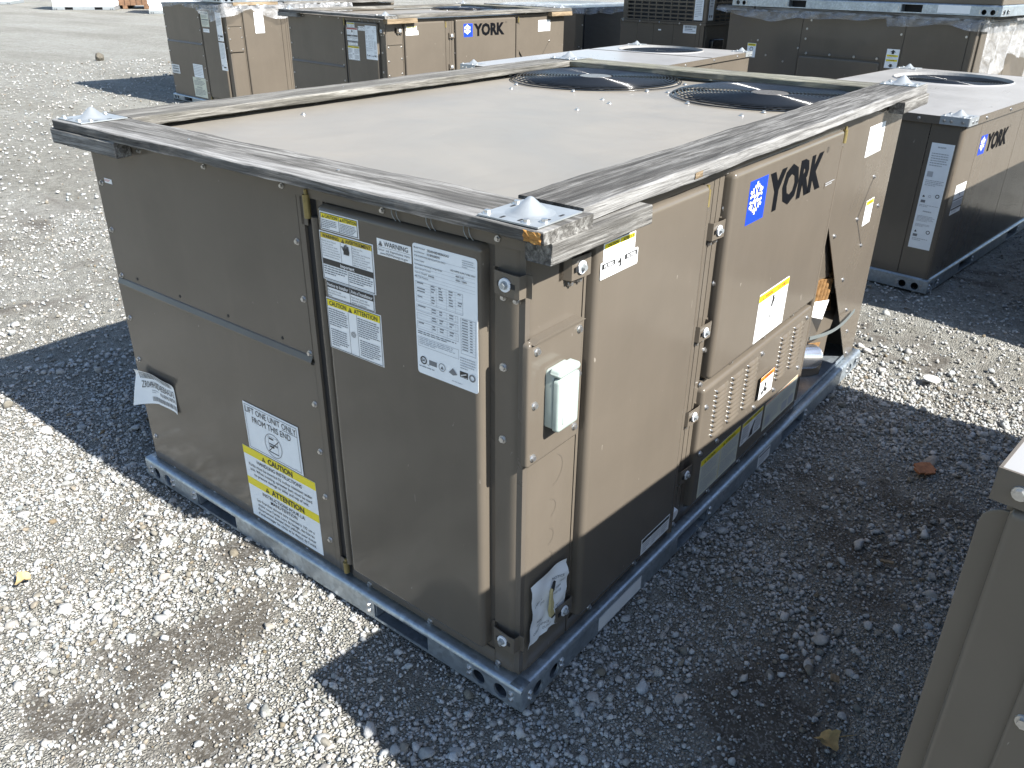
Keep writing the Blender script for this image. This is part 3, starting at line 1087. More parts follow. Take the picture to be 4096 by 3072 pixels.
def ground_mat():
    m, nt, bs = nmat('gravel_ground')
    v = coords(nt)
    at = nt.nodes.new('ShaderNodeAttribute')
    at.attribute_name = 'soil'

    def cells(scale):
        n = nt.nodes.new('ShaderNodeTexVoronoi')
        n.inputs['Scale'].default_value = scale
        n.inputs['Randomness'].default_value = 1.0
        nt.links.new(v, n.inputs['Vector'])
        e = nt.nodes.new('ShaderNodeTexVoronoi')
        e.feature = 'DISTANCE_TO_EDGE'
        e.inputs['Scale'].default_value = scale
        nt.links.new(v, e.inputs['Vector'])
        s = nt.nodes.new('ShaderNodeSeparateColor')
        nt.links.new(n.outputs['Color'], s.inputs['Color'])
        return s.outputs['Red'], e.outputs['Distance']
    r1, e1 = cells(115.0)
    r2, e2 = cells(230.0)
    pc = ramp(nt, r1, [(0.0, (0.28, 0.278, 0.262)), (0.5, (0.36, 0.358, 0.340)), (1.0, (0.44, 0.438, 0.418))])
    gap = ramp(nt, e1, [(0.0, (0.62, 0.62, 0.62)), (0.07, (0.0, 0.0, 0.0))])
    grav = mixc(nt, gap, pc, (0.205, 0.198, 0.180))
    big = ramp(nt, noise(nt, v, 0.35, 6.0, 0.6, 0.5), [(0.3, (0.86, 0.85, 0.82)), (0.7, (1.06, 1.06, 1.04))])
    grav = mixc(nt, 1.0, grav, big, 'MULTIPLY')
    mid = ramp(nt, noise(nt, v, 6.0, 8.0, 0.75, 0.3), [(0.30, (0.80, 0.79, 0.76)), (0.52, (1.0, 1.0, 0.99)), (0.72, (1.14, 1.14, 1.12))])
    grav = mixc(nt, 1.0, grav, mid, 'MULTIPLY')
    gr_ = ramp(nt, noise(nt, v, 24.0, 6.0, 0.75), [(0.34, (0.72, 0.715, 0.70)), (0.5, (1.0, 1.0, 1.0)), (0.68, (1.18, 1.18, 1.17))])
    grav = mixc(nt, 1.0, grav, gr_, 'MULTIPLY')
    track = ramp(nt, noise(nt, coords(nt, (1.0, 0.16, 1.0)), 0.9, 5.0, 0.6, 0.4), [(0.40, (0.88, 0.87, 0.84)), (0.58, (1.05, 1.05, 1.04))])
    grav = mixc(nt, 1.0, grav, track, 'MULTIPLY')
    so = ramp(nt, noise(nt, v, 30.0, 8.0, 0.7), [(0.3, (0.064, 0.058, 0.048)), (0.7, (0.125, 0.114, 0.096))])
    grit = ramp(nt, r2, [(0.72, (0, 0, 0)), (0.80, (0.6, 0.6, 0.6))])
    so = mixc(nt, grit, so, (0.24, 0.235, 0.22))
    f = ramp(nt, at.outputs['Fac'], [(0.10, (0, 0, 0)), (0.62, (1, 1, 1))])
    nt.links.new(mixc(nt, f, grav, so), bs.inputs['Base Color'])
    bs.inputs['Roughness'].default_value = 0.92
    bs.inputs['Specular IOR Level'].default_value = 0.2
    hb = ramp(nt, e1, [(0.0, (0, 0, 0)), (0.30, (1, 1, 1))])
    hh = mixc(nt, f, hb, noise(nt, v, 90.0, 6.0, 0.7))
    b1 = bump(nt, hh, 0.9, 0.010, bs)
    return m


me.materials.append(ground_mat())

# stones: crushed limestone, one joined mesh of angular pieces
_phi = (1 + 5 ** .5) / 2
ICO = np.array([(-1, _phi, 0), (1, _phi, 0), (-1, -_phi, 0), (1, -_phi, 0), (0, -1, _phi), (0, 1, _phi), (0, -1, -_phi), (0, 1, -_phi), (_phi, 0, -1), (_phi, 0, 1), (-_phi, 0, -1), (-_phi, 0, 1)])
ICO /= np.linalg.norm(ICO[0])
ICF = np.array([(0, 11, 5), (0, 5, 1), (0, 1, 7), (0, 7, 10), (0, 10, 11), (1, 5, 9), (5, 11, 4), (11, 10, 2), (10, 7, 6), (7, 1, 8), (3, 9, 4), (3, 4, 2), (3, 2, 6), (3, 6, 8), (3, 8, 9), (4, 9, 5), (2, 4, 11), (6, 2, 10), (8, 6, 7), (9, 8, 1)])


def subdiv(V, Fc):
    V = list(map(tuple, V))
    mid, out = {}, []

    def mp(a, b):
        k = (min(a, b), max(a, b))
        if k not in mid:
            q = (np.array(V[a]) + np.array(V[b])) / 2
            V.append(tuple(q / np.linalg.norm(q)))
            mid[k] = len(V) - 1
        return mid[k]
    for a, b, c in Fc:
        x, y, z = mp(a, b), mp(b, c), mp(c, a)
        out += [(a, x, z), (b, y, x), (c, z, y), (x, y, z)]
    return np.array(V), np.array(out)


ICO2, ICF2 = subdiv(ICO, ICF)


def in_base(x, y):
    """inside the footprint of the near units"""
    a = (x > 0.03) & (x < 2.23) & (y > 0.03) & (y < 1.46)
    c, s = math.cos(R(-6)), math.sin(R(-6))
    u, v = (x - 3.30) * c + (y - 0.0) * s, -(x - 3.30) * s + (y - 0.0) * c
    b = (u > 0.03) & (u < 2.0) & (v > 0.03) & (v < 1.05)
    return a | b


def stones(n, rmin, rmax, smin, smax, tmpl, faces, seed, power=1.6, soilcut=0.85, bury=0.35):
    rg = np.random.default_rng(seed)
    hw = 62 if rmin < 1.0 else 52
    ang = np.radians(rg.uniform(38 - 50, 38 + hw, n))
    rad = np.sqrt(rg.uniform(rmin ** 2, rmax ** 2, n))
    x, y = CAM.x + rad * np.cos(ang), CAM.y + rad * np.sin(ang)
    so = soil(x, y)
    keep = (rg.random(n) > so * soilcut) & ~in_base(x, y)
    x, y = x[keep], y[keep]
    so = so[keep]
    n = len(x)
    k = rg.random(n) ** power
    s = (smin + (smax - smin) * k) * 0.5
    s = s * (0.46 + 0.66 * fbm(x, y, 4.5, 77, 3)) * (1 - 0.25 * (so > 0.6) * (s < 0.01))
    nt_ = 48
    T = np.repeat(tmpl[None], nt_, 0)
    T = T * rg.uniform(0.74, 1.22, (nt_, len(tmpl), 1))
    for _ in range(7):      # chisel flat facets
        nn = rg.normal(0, 1, (nt_, 3))
        nn /= np.linalg.norm(nn, axis=1)[:, None]
        cc = rg.uniform(0.45, 0.80, nt_)
        ov = np.maximum(0, (T * nn[:, None, :]).sum(-1) - cc[:, None])
        T = T - ov[..., None] * nn[:, None, :]
    T = T * rg.uniform(0.70, 1.35, (nt_, 1, 3)) * np.array([1.12, 1.12, 0.85])
    pick = rg.integers(0, nt_, n)
    V = T[pick] * s[:, None, None]
    # random rotation about z, small tilt
    a, b = rg.uniform(0, 2 * np.pi, n), rg.normal(0, 0.35, n)
    ca, sa, cb, sb = np.cos(a), np.sin(a), np.cos(b), np.sin(b)
    X = V[..., 0] * ca[:, None] - V[..., 1] * sa[:, None]
    Y = V[..., 0] * sa[:, None] + V[..., 1] * ca[:, None]
    Z = V[..., 2]
    Y, Z = Y * cb[:, None] - Z * sb[:, None], Y * sb[:, None] + Z * cb[:, None]
    gz = height(x, y) * np.exp(-np.maximum(0, np.hypot(x + 1, y + .75) - 7) / 8)
    zc = gz + s * rg.uniform(0.05, 0.75, n) * (1 - bury * 0.3) + rg.uniform(0, 0.003, n)
    P = np.stack([X + x[:, None], Y + y[:, None], Z + zc[:, None]], -1).reshape(-1, 3)
    Fc = (faces[None] + (np.arange(n) * len(tmpl))[:, None, None]).reshape(-1, 3)
    tone = np.clip(rg.normal(0.0, 1.0, n), -2.2, 2.2)
    dusty = (rg.random(n) < 0.10 + 0.30 * so)
    base = 0.365 + 0.060 * tone
    base = np.where(dusty, base * 0.52, base)
    hue = rg.normal(0, 0.012, n)
    col = np.stack([base + hue + np.where(dusty, .012, 0), base, base - hue * 0.8 - 0.010 - np.where(dusty, .018, 0), np.ones(n)], -1)
    return P, Fc, np.repeat(col, len(tmpl), 0)


def stone_obj(name, sets, matn):
    Ps, Fs, Cs, o = [], [], [], 0
    for P, Fc, C_ in sets:
        Ps.append(P)
        Fs.append(Fc + o)
        Cs.append(C_)
        o += len(P)
    P, Fc, C_ = np.concatenate(Ps), np.concatenate(Fs), np.concatenate(Cs)
    me = bpy.data.meshes.new(name)
    me.vertices.add(len(P))
    me.vertices.foreach_set('co', P.astype(np.float32).ravel())
    me.loops.add(len(Fc) * 3)
    me.loops.foreach_set('vertex_index', Fc.astype(np.int32).ravel())
    me.polygons.add(len(Fc))
    me.polygons.foreach_set('loop_start', (np.arange(len(Fc)) * 3).astype(np.int32))
    me.update(calc_edges=True)
    ca = me.attributes.new('tone', 'FLOAT_COLOR', 'POINT')
    ca.data.foreach_set('color', C_.astype(np.float32).ravel())
    me.materials.append(mat(matn))
    ob = bpy.data.objects.new(name, me)
    COL.objects.link(ob)
    return ob


def stone_mat():
    m, nt, bs = nmat('limestone')
    at = nt.nodes.new('ShaderNodeAttribute')
    at.attribute_name = 'tone'
    v = coords(nt)
    f = ramp(nt, noise(nt, v, 160.0, 5.0, 0.65), [(0.3, (0.80, 0.80, 0.79)), (0.7, (1.12, 1.12, 1.11))])
    nt.links.new(mixc(nt, 1.0, at.outputs['Color'], f, 'MULTIPLY'), bs.inputs['Base Color'])
    bs.inputs['Roughness'].default_value = 0.9
    bs.inputs['Specular IOR Level'].default_value = 0.25
    bump(nt, noise(nt, v, 420.0, 4.0, 0.6), 0.5, 0.002, bs)


stone_mat()
gravel = stone_obj('gravel', [
    stones(136000, 0.6, 3.3, 0.0045, 0.0145, ICO, ICF, 1, 1.5, 0.66),
    stones(12500, 0.6, 3.5, 0.012, 0.024, ICO, ICF, 6, 1.6, 0.80),
    stones(2200, 0.6, 3.6, 0.020, 0.034, ICO2, ICF2, 2, 2.0, 0.80),
    stones(150, 0.9, 4.2, 0.030, 0.050, ICO2, ICF2, 3, 2.2, 0.30),
    stones(28000, 3.2, 6.0, 0.009, 0.024, ICO, ICF, 4, 1.6, 0.85),
    stones(20000, 5.8, 16.0, 0.018, 0.042, ICO, ICF, 5, 2.0, 0.8),
], 'limestone')
gravel['kind'] = 'stuff'
tag(gravel, 'pale crushed limestone gravel spread over the whole yard', 'gravel')


# ------------------------------------------------------------------ the large rooftop unit
def small_print(x0, y0, x1, lines, ch, ink='ink_grey', gap=1.35, bold=0.0, al='l'):
    out = []
    for i, s in enumerate(lines):
        xx = x0 if al == 'l' else (x0 + x1) / 2
        out.append(('t', xx, y0 + i * ch * gap, ch, s, ink, al, bold, x1 - x0))
    return out


def rooftop_unit(label_txt, loc=(0, 0, 0), rot=0.0, group=None):
    t = thing('rooftop_unit', label_txt, 'hvac unit', loc, rot, group)
    L, W, Z0, Z1 = 2.26, 1.49, 0.062, 1.050
    FL, FR, FT = Face('L', 0.030), Face('R', 0.030), Face('T', 1.052)
    rails(t, L, W, 0.062, [(0.276, 0.456), (1.020, 1.212)], [(0.700, 0.880), (1.440, 1.640)])
    # cabinet core
    mb = MB()
    mb.box((0.034, 0.034, 0.060), (1.520, 1.455, 1.036), 'paint_old')
    mb.build('cabinet_core', t)
    mb = MB()
    mb.box((1.5205, 0.034, 0.060), (1.600, 1.455, 0.80), 'paint_old')
    mb.build('partition', t)
    # left end: two panels with a drip lip between them
    mb = MB()
    raised(mb, FL, 0.622, 1.462, 0.646, 1.040, -0.003, 0.0015, 0.0015, 0.002)
    mb.build('end_panel', t)
    mb = MB()
    raised(mb, FL, 0.618, 1.466, 0.046, 0.640, -0.003, 0.003, 0.0015, 0.002)
    mb.build('end_panel', t)
    mb = MB()
    prof = [(0.003, 0.634), (0.010, 0.638), (0.0105, 0.642), (0.0045, 0.654), (0.0015, 0.656)]
    vs, fs = [], []
    for dd, z in prof:
        vs += [FL.p(0.622, z, dd), FL.p(1.452, z, dd)]
    for i in range(len(prof) - 1):
        fs.append((2 * i, 2 * i + 1, 2 * i + 3, 2 * i + 2))
    mb.add(vs, fs, 'paint')
    mb.build('drip_lip', t)
    pieces('panel_hem', t, FL, [(0.620, 1.464, 0.0425, 0.0455, -0.003, 0.0085)])
    mb = MB()
    for y in (1.354, 1.148, 0.939, 0.729):
        mb.tube(FL.p(y, 0.671, 0.0), FL.p(y, 0.671, 0.0022), 0.0042, None, 10, 'dark_inside')
    mb.build('drill_holes', t)['kind'] = 'stuff'
    # hinge channel with its long rod
    pieces('hinge_channel', t, FL, [(0.600, 0.617, 0.050, 1.040, -0.003, 0.004), (0.540, 0.560, 0.062, 1.040, -0.003, 0.0005)])
    mb = MB()
    slab(mb, FL, 0.561, 0.599, 0.064, 1.040, -0.0035, -0.0025, 'dark_inside')  # near-black strip, its colour stands for the shade inside the hinge channel
    mb.build('channel_shade', t)
    mb = MB()
    mb.tube(FL.p(0.562, 0.105, 0.002), FL.p(0.562, 0.985, 0.002), 0.0105, None, 14, 'paint')
    mb.build('hinge_rod', t)
    hinge(t, FL, 0.578, 1.005, 0.002, 0.048)
    hinge(t, FL, 0.572, 0.090, 0.002, 0.032)
    # door on the left end
    mb = MB()
    raised(mb, FL, 0.112, 0.536, 0.104, 1.020, -0.003, 0.024, 0.012, 0.014)
    dl = mb.build('access_door', t)
    pieces('door_sill', t, FL, [(0.098, 0.560, 0.050, 0.100, -0.003, 0.001)])
    pieces('door_header', t, FL, [(0.098, 0.540, 1.026, 1.042, -0.003, 0.001)])
    # corner post wraps round the near corner
    mb = MB()
    rad = 0.032
    pts = [(0.030, 0.098), (0.030, 0.030 + rad)]
    for a in range(1, 8):
        q = R(90.0 * a / 8)
        pts.append((0.030 + rad - rad * math.cos(q), 0.030 + rad - rad * math.sin(q)))
    pts += [(0.030 + rad, 0.030), (0.203, 0.030)]
    vs, fs = [], []
    for x, y in pts:
        vs += [(x, y, 0.052), (x, y, 1.042)]
    for i in range(len(pts) - 1):
        fs.append((2 * i, 2 * i + 1, 2 * i + 3, 2 * i + 2))
    mb.add(vs, fs, 'paint', True)
    mb.build('corner_post', t)
    # long side: filter door, mullion, main door, vented door, end panel with the cut corner
    pieces('mullion', t, FR, [(0.206, 0.214, 0.062, 1.042, -0.003, 0.0005), (0.672, 0.722, 0.062, 1.042, -0.003, 0.001),
                              (0.725, 0.748, 0.062, 1.042, -0.003, 0.001), (0.751, 0.775, 0.062, 1.042, -0.003, 0.001)])
    mb = MB()
    raised(mb, FR, 0.216, 0.662, 0.104, 1.020, -0.003, 0.024, 0.012, 0.014)
    df = mb.build('filter_door', t)
    mb = MB()
    raised(mb, FR, 0.785, 1.535, 0.492, 1.024, -0.003, 0.024, 0.012, 0.014)
    dm = mb.build('main_door', t)
    mb = MB()
    raised(mb, FR, 0.772, 1.548, 0.100, 0.472, -0.003, 0.020, 0.010, 0.012)
    dv = mb.build('vented_door', t)
    pieces('door_sill', t, FR, [(0.206, 1.560, 0.050, 0.096, -0.003, 0.001), (0.780, 1.560, 0.475, 0.488, -0.003, 0.004)])
    pieces('door_header', t, FR, [(0.206, 1.600, 1.028, 1.042, -0.003, 0.001)])
    for x_, za, zb in ((1.556, 0.12, 0.97), (0.673, 0.08, 0.96)):
        mb = MB()
        mb.tube(FR.p(x_, za, 0.010), FR.p(x_, zb, 0.010), 0.0095, None, 14, 'paint')
        mb.build('hinge_rod', t)
    mb = MB()
    poly(mb, FR, [(1.572, 1.042), (2.238, 1.042), (2.238, 0.050), (2.150, 0.050), (1.600, 0.735), (1.572, 0.735)], -0.0025, 0.0)
    mb.build('end_panel', t)
    mb = MB()
    mb.box((2.2355, 0.0335, 0.060), (2.2375, 1.46, 1.036), 'paint')
    mb.box((1.6, 1.456, 0.060), (2.235, 1.459, 1.036), 'paint')
    mb.build('back_panel', t)
    # left jamb of the open corner
    mb = MB()
    mb.box((1.601, 0.031, 0.064), (1.604, 0.60, 0.80), 'paint')
    mb.box((1.561, 0.028, 0.064), (1.600, 0.033, 0.733), 'paint')
    mb.build('jamb', t)
    # galvanised tray and what shows in the open corner
    mb = MB()
    mb.box((1.606, 0.034, 0.066), (2.233, 1.45, 0.070), 'galvanized')
    mb.box((1.606, 0.030, 0.0625), (2.148, 0.034, 0.078), 'galvanized')
    mb.build('floor_tray', t)
    # bowed inner sheet, tan, behind the slanted edge
    mb = MB()
    vs, fs = [], []
    for i in range(9):
        q = i / 8
        z = 0.725 - 0.235 * q
        xe = 1.602 + (0.735 - z) * 0.80
        vs += [(1.604, 0.050, z), ((1.604 + xe) / 2, 0.044 + 0.030 * q * q, z), (xe + 0.004, 0.040 + 0.010 * q, z)]
    for i in range(8):
        for j in range(2):
            k_ = i * 3 + j
            fs.append((k_, k_ + 1, k_ + 4, k_ + 3))
    mb.add(vs, fs, 'paint', True)
    mb.build('inner_sheet', t)
    # folded cover strips with wavy torn edges
    for n_, (xo, yo, mm) in enumerate(((1.905, 0.050, 'paint'), (1.885, 0.064, 'copper_brown'), (1.925, 0.080, 'paint'))):
        mb = MB()
        vs, fs = [], []
        for i in range(13):
            z = 0.072 + 0.43 * i / 12
            w_ = 0.016 * math.sin(i * 1.1 + n_) + 0.05 * max(0, math.sin((i - 2) * 0.33))
            vs += [(xo + w_ - 0.14 * (i < 9), yo + 0.09 * (i < 9), z), (xo + w_, yo, z), (xo + w_ + 0.012, yo + 0.015, z)]
        for i in range(12):
            for j in range(2):
                k_ = i * 3 + j
                fs.append((k_, k_ + 1, k_ + 4, k_ + 3))
        mb.add(vs, fs, mm, True)
        mb.build('cover_strip', t)
    for k in range(8):
        mb = MB()
        x_ = 1.650 + 0.026 * k
        mb.tube((x_, 0.090 - 0.004 * k, 0.395), (x_ + 0.004, 0.082 - 0.004 * k, 0.500 - 0.003 * k), 0.0125, None, 10, 'copper_brown')
        mb.tube((x_ + 0.004, 0.082 - 0.004 * k, 0.500 - 0.003 * k), (x_ + 0.004, 0.150, 0.508), 0.0125, None, 10, 'copper_brown')
        mb.build('exchanger_tube', t)
    mb = MB()
    mb.box((1.63, 0.160, 0.38), (1.90, 0.26, 0.53), 'cardboard')
    mb.build('exchanger_header', t)
    mb = MB()
    for k in range(8):
        p_ = Vector((1.650 + 0.024 * k, 0.085 - 0.002 * k, 0.228 - 0.008 * k))
        mb.tube(p_, p_ + Vector((0.014, -0.001, -0.005)), 0.040, 0.046, 20, 'foil', False)
        mb.tube(p_ + Vector((0.014, -0.001, -0.005)), p_ + Vector((0.024, -0.002, -0.008)), 0.046, 0.040, 20, 'foil', k == 7)
    mb.build('foil_duct', t)
    mb = MB()
    mb.add([(1.64, 0.052, 0.440), (1.855, 0.050, 0.388), (1.765, 0.036, 0.345), (1.66, 0.046, 0.385)], [(0, 1, 2, 3)], 'manual_paper')
    mb.add([(1.765, 0.0362, 0.345), (1.855, 0.0502, 0.388), (1.87, 0.075, 0.25), (1.68, 0.075, 0.22), (1.66, 0.0462, 0.385)], [(0, 1, 2, 3, 4)], 'paint_old')
    mb.build('manual_packet', t)
    mb = MB()
    prev = None
    for i in range(13):
        q = i / 12
        p = Vector((1.60 + 0.50 * q, 0.020 - 0.012 * math.sin(q * 3.1), 0.332 - 0.052 * q - 0.018 * math.sin(q * 3.1)))
        if prev is not None:
            d_ = Vector((0, 0, 0.006))
            o_ = Vector((0, -0.003, 0))
            mb.add([prev - d_, p - d_, p + d_, prev + d_, prev - d_ + o_, p - d_ + o_, p + d_ + o_, prev + d_ + o_], [(0, 1, 2, 3), (4, 5, 6, 7), (0, 1, 5, 4), (3, 2, 6, 7)], 'strap_grey')
        prev = p
    mb.build('strap', t)
    # crease of the knock-out on the end panel
    mb = MB()
    for (a, b), (c, e) in (((2.030, 0.800), (1.925, 0.669)), ((1.925, 0.669), (2.044, 0.545))):
        n_ = Vector((e - b, a - c)).normalized() * 0.0017
        mb.add([FR.p(a + n_.x, b + n_.y, 0.0006), FR.p(c + n_.x, e + n_.y, 0.0006), FR.p(c - n_.x, e - n_.y, 0.0006), FR.p(a - n_.x, b - n_.y, 0.0006)], [(0, 1, 2, 3)], 'dark_inside')
    mb.build('knockout_crease', t)['kind'] = 'stuff'
    # top: lip, sheet with two fan holes
    mb = MB()
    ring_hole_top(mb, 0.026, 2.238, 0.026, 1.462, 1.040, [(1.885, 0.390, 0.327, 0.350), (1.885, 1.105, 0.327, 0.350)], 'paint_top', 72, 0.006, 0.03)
    for a, b in (((0.0225, 0.0225, 1.022), (0.026, 1.465, 1.0430)), ((0.0265, 0.0225, 1.022), (2.2415, 0.026, 1.0430)), ((0.0265, 1.462, 1.022), (2.2415, 1.4655, 1.0430)), ((2.238, 0.0265, 1.022), (2.2415, 1.4615, 1.0430))):
        mb.box(a, b, 'paint')
    mb.build('top_panel', t)
    fan(t, 1.885, 0.390, 1.041, 0.334)
    fan(t, 1.885, 1.105, 1.041, 0.334)
    # louvers in the vented door
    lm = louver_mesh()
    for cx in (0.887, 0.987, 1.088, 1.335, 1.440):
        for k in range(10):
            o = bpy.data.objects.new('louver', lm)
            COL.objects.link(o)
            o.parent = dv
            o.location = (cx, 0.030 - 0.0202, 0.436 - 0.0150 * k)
    # hardware
    latch(t, FL, 0.060, 0.961, 0.0, -1)
    latch(t, FL, 0.062, 0.162, 0.0, -1)
    for x, z in ((0.168, 0.962), (0.740, 0.900), (0.735, 0.646), (0.730, 0.412), (0.728, 0.235), (0.165, 0.165)):
        latch(t, FR, x, z, 0.0, 1)
    hinge(t, FR, 1.585, 0.995, 0.0)
    hinge(t, FR, 0.678, 0.985, 0.0)
    hinge(t, FR, 1.560, 0.480, 0.004, 0.030)
    screws(FL, [(1.438, z) for z in (0.920, 0.793, 0.663)] + [(0.633, z) for z in (0.919, 0.790, 0.660)], t, 0.0015)
    screws(FL, [(1.441, z) for z in (0.535, 0.405, 0.275, 0.144)] + [(0.634, z) for z in (0.531, 0.402, 0.272, 0.141)], t, 0.003)
    screws(FL, [(y, 0.056) for y in (1.363, 1.154, 0.945, 0.738)], t, 0.003)
    screws(FL, [(y, 0.068) for y in (0.499, 0.294, 0.088)], t, 0.001)
    screws(FL, [(0.078, 0.795), (0.079, 0.644)], t, 0.0, 0.0064)
    screws(FL, [(y, 1.034) for y in (0.085, 0.36, 0.655, 0.93, 1.20)], t, 0.008, 0.0045)
    screws(FR, [(0.790, 0.938), (0.788, 0.754), (0.781, 0.577)], t, 0.001)
    screws(FR, [(0.776, 0.482), (0.96, 0.481), (1.18, 0.481), (1.40, 0.481)], t, 0.004)
    screws(FR, [(1.700, 0.660), (2.162, 0.669), (1.90, 0.455), (2.03, 0.300), (2.10, 0.190), (2.16, 0.075), (2.030, 0.797), (1.925, 0.668), (2.042, 0.547)], t, 0.0)
    screws(FR, [(0.30 + 0.21 * k, 0.070) for k in range(6)], t, 0.001)
    screws(FR, [(0.796, 0.412), (1.150, 0.440), (1.505, 0.440), (0.796, 0.270), (1.150, 0.262), (1.300, 0.262), (1.505, 0.262), (0.90, 0.262)], dv, 0.020)
    # knock-out rims pressed into the corner post
    mb = MB()
    for cx, cz, rr, a0, a1 in ((0.125, 0.545, 0.036, -80, 60), (0.120, 0.455, 0.022, -70, 80), (0.118, 0.385, 0.020, -80, 70), (0.120, 0.330, 0.016, -70, 60)):
        for k in range(10):
            q0, q1 = R(a0 + (a1 - a0) * k / 10), R(a0 + (a1 - a0) * (k + 1) / 10)
            mb.add([FR.p(cx + r_ * math.cos(q), cz + r_ * math.sin(q), 0.0006) for q, r_ in ((q0, rr), (q1, rr), (q1, rr + 0.0013), (q0, rr + 0.0013))], [(0, 1, 2, 3)], 'paint_old')
    mb.build('knockout_rims', t)['kind'] = 'stuff'
    # stacking-hook wires over the left door
    mb = MB()
    for y in (0.325, 0.238, 0.150):
        for dy in (0.0, 0.012):
            prev = None
            for k in range(6):
                p = Vector(FL.p(y + dy - 0.012 * k / 5, 1.045 - 0.028 * k / 5, 0.006 + 0.006 * math.sin(k * 0.63)))
                if prev is not None:
                    mb.tube(prev, p, 0.0009, None, 5, 'zinc', False)
                prev = p
    mb.build('tie_wires', t)['kind'] = 'stuff'
    return t, FL, FR, dict(door=dl, filter=df, main=dm, vent=dv)


def unit_labels_common(t, FL, FR, parts, warn='ink_ochre'):
    """stickers that both rooftop units carry"""
    d = t
    D = 0.024
    B = 'ink_black'
    # caution / attention
    label(d, FL, 0.522, 1.009, 0.110, 0.037, [('o', .02, .05, .98, .95, .012, B), ('r', .03, .08, .49, .34, 'ink_yellow'), ('r', .51, .08, .97, .34, 'ink_yellow'), ('r', .495, .06, .505, .94, B),
          ('tri', .06, .22, .06, B, 'ink_yellow'), ('t', .14, .125, .17, 'CAUTION', B, 'l', .02, .33), ('tri', .53, .22, .06, B, 'ink_yellow'), ('t', .60, .125, .17, 'ATTENTION', B, 'l', .02, .36),
          ('ln', .05, .42, .47, .88, 5, 'ink_grey'), ('ln', .53, .42, .95, .90, 6, 'ink_grey')], d=D)
    # electric shock warning
    hand = [('p', [(.45, .36), (.55, .36), (.56, .30), (.545, .18), (.53, .18), (.525, .26), (.515, .15), (.50, .15), (.497, .26), (.485, .16), (.47, .17), (.472, .27), (.455, .20), (.442, .21), (.452, .30)], B)]
    label(d, FL, 0.529, 0.969, 0.154, 0.101, [('o', .015, .02, .985, .98, .008, B), ('r', .025, .03, .975, .135, warn), ('t', .06, .05, .07, 'WARNING', B, 'l', .012, .33), ('tri', .42, .09, .06, B, warn), ('t', .50, .05, .07, 'AVERTISSEMENT', B, 'l', .012, .46),
          ('r', .395, .14, .40, .55, B), ('r', .605, .14, .61, .55, B)] + hand + [('bar', .42, .20, .45, .28, .010, B), ('bar', .45, .28, .49, .33, .010, B)]
          + small_print(.04, .165, .385, ['Electric Shock Hazard', 'Can cause severe', 'personal injury or death', 'Turn off electrical power', 'before removing this panel', 'Service must be performed by', 'a qualified service person.'], .033, 'ink_grey', 1.55)
          + small_print(.625, .165, .965, ['Risque de choc', 'electrique', 'Peut causer des blessures', 'graves ou la mort', 'Couper le courant avant', "d'enlever ce panneau.", 'Seul un technicien qualifie', "effectuer l'entretien."], .033, 'ink_grey', 1.45)
          + [('r', .025, .555, .975, .675, B), ('t', .5, .578, .07, 'Important', 'ink_white', 'c', .012), ('r', .497, .68, .503, .975, B),
             ('ln', .04, .70, .485, .90, 4, 'ink_grey'), ('ln', .515, .70, .965, .93, 5, 'ink_grey')], d=D)
    label(d, FL, 0.522, 0.867, 0.141, 0.037, [('o', .01, .03, .99, .97, .010, B), ('r', .015, .04, .49, .40, B), ('r', .51, .04, .985, .40, B), ('r', .495, .04, .503, .96, B), ('t', .25, .12, .19, 'Notice to Installer', 'ink_white', 'c', .01, .44), ('t', .75, .12, .19, "Avis a l'installateur", 'ink_white', 'c', .01, .44)]
          + small_print(.03, .48, .48, ['For access to unit', 'instructions remove this', 'panel.'], .105, B, 1.45) + small_print(.53, .48, .97, ['Pour avoir acces aux', "elements d'instructions", 'enlever ce panneau.'], .105, B, 1.45), d=D)
    spiral = []
    for k in range(26):
        a0, a1 = k * 0.62, (k + 1) * 0.62
        r0, r1 = 0.006 + 0.0016 * k, 0.006 + 0.0016 * (k + 1)
        spiral.append(('bar', .48 + r0 * math.cos(a0), .56 + r0 * math.sin(a0) * 1.42, .48 + r1 * math.cos(a1), .56 + r1 * math.sin(a1) * 1.42, .006, B))
    label(d, FL, 0.528, 0.828, 0.162, 0.113, [('o', .012, .015, .988, .985, .008, B), ('r', .02, .025, .98, .155, 'ink_yellow'), ('t', .06, .05, .085, 'CAUTION', B, 'l', .015, .32), ('tri', .41, .095, .075, B, 'ink_yellow'), ('t', .52, .05, .085, 'ATTENTION', B, 'l', .015, .42),
          ('r', .40, .16, .405, .98, B), ('r', .555, .16, .56, .98, B), ('ln', .035, .20, .385, .55, 8, 'ink_grey'), ('ln', .05, .60, .385, .95, 8, 'ink_grey'), ('ln', .575, .20, .965, .58, 9, 'ink_grey'), ('ln', .59, .62, .965, .95, 8, 'ink_grey')] + spiral, d=D)
    label(d, FL, 0.363, 0.985, 0.089, 0.032, [('tri', .05, .24, .12, B, 'ink_white'), ('t', .22, .09, .30, 'WARNING', B, 'l', .0, .70), ('r', .01, .47, .99, .485, B), ('t', .5, .55, .14, 'Cancer  and  Reproductive  Harm', B, 'c', 0, .94), ('t', .5, .76, .15, 'www.P65Warnings.ca.gov', B, 'c', 0, .88)], d=D)
    # rating plate
    it = []
    for k, s in enumerate(('Model Number', 'Serial Number', 'FOR OUTDOOR INSTALLATION ONLY', 'Power Supply', 'Permissable Operating Voltage Range', 'Short Circuit Current', 'Factory Charged', 'Min Test Pressure')):
        it.append(('t', .03, .022 + .030 * k, .012, s, 'ink_grey', 'l', .01, .5))
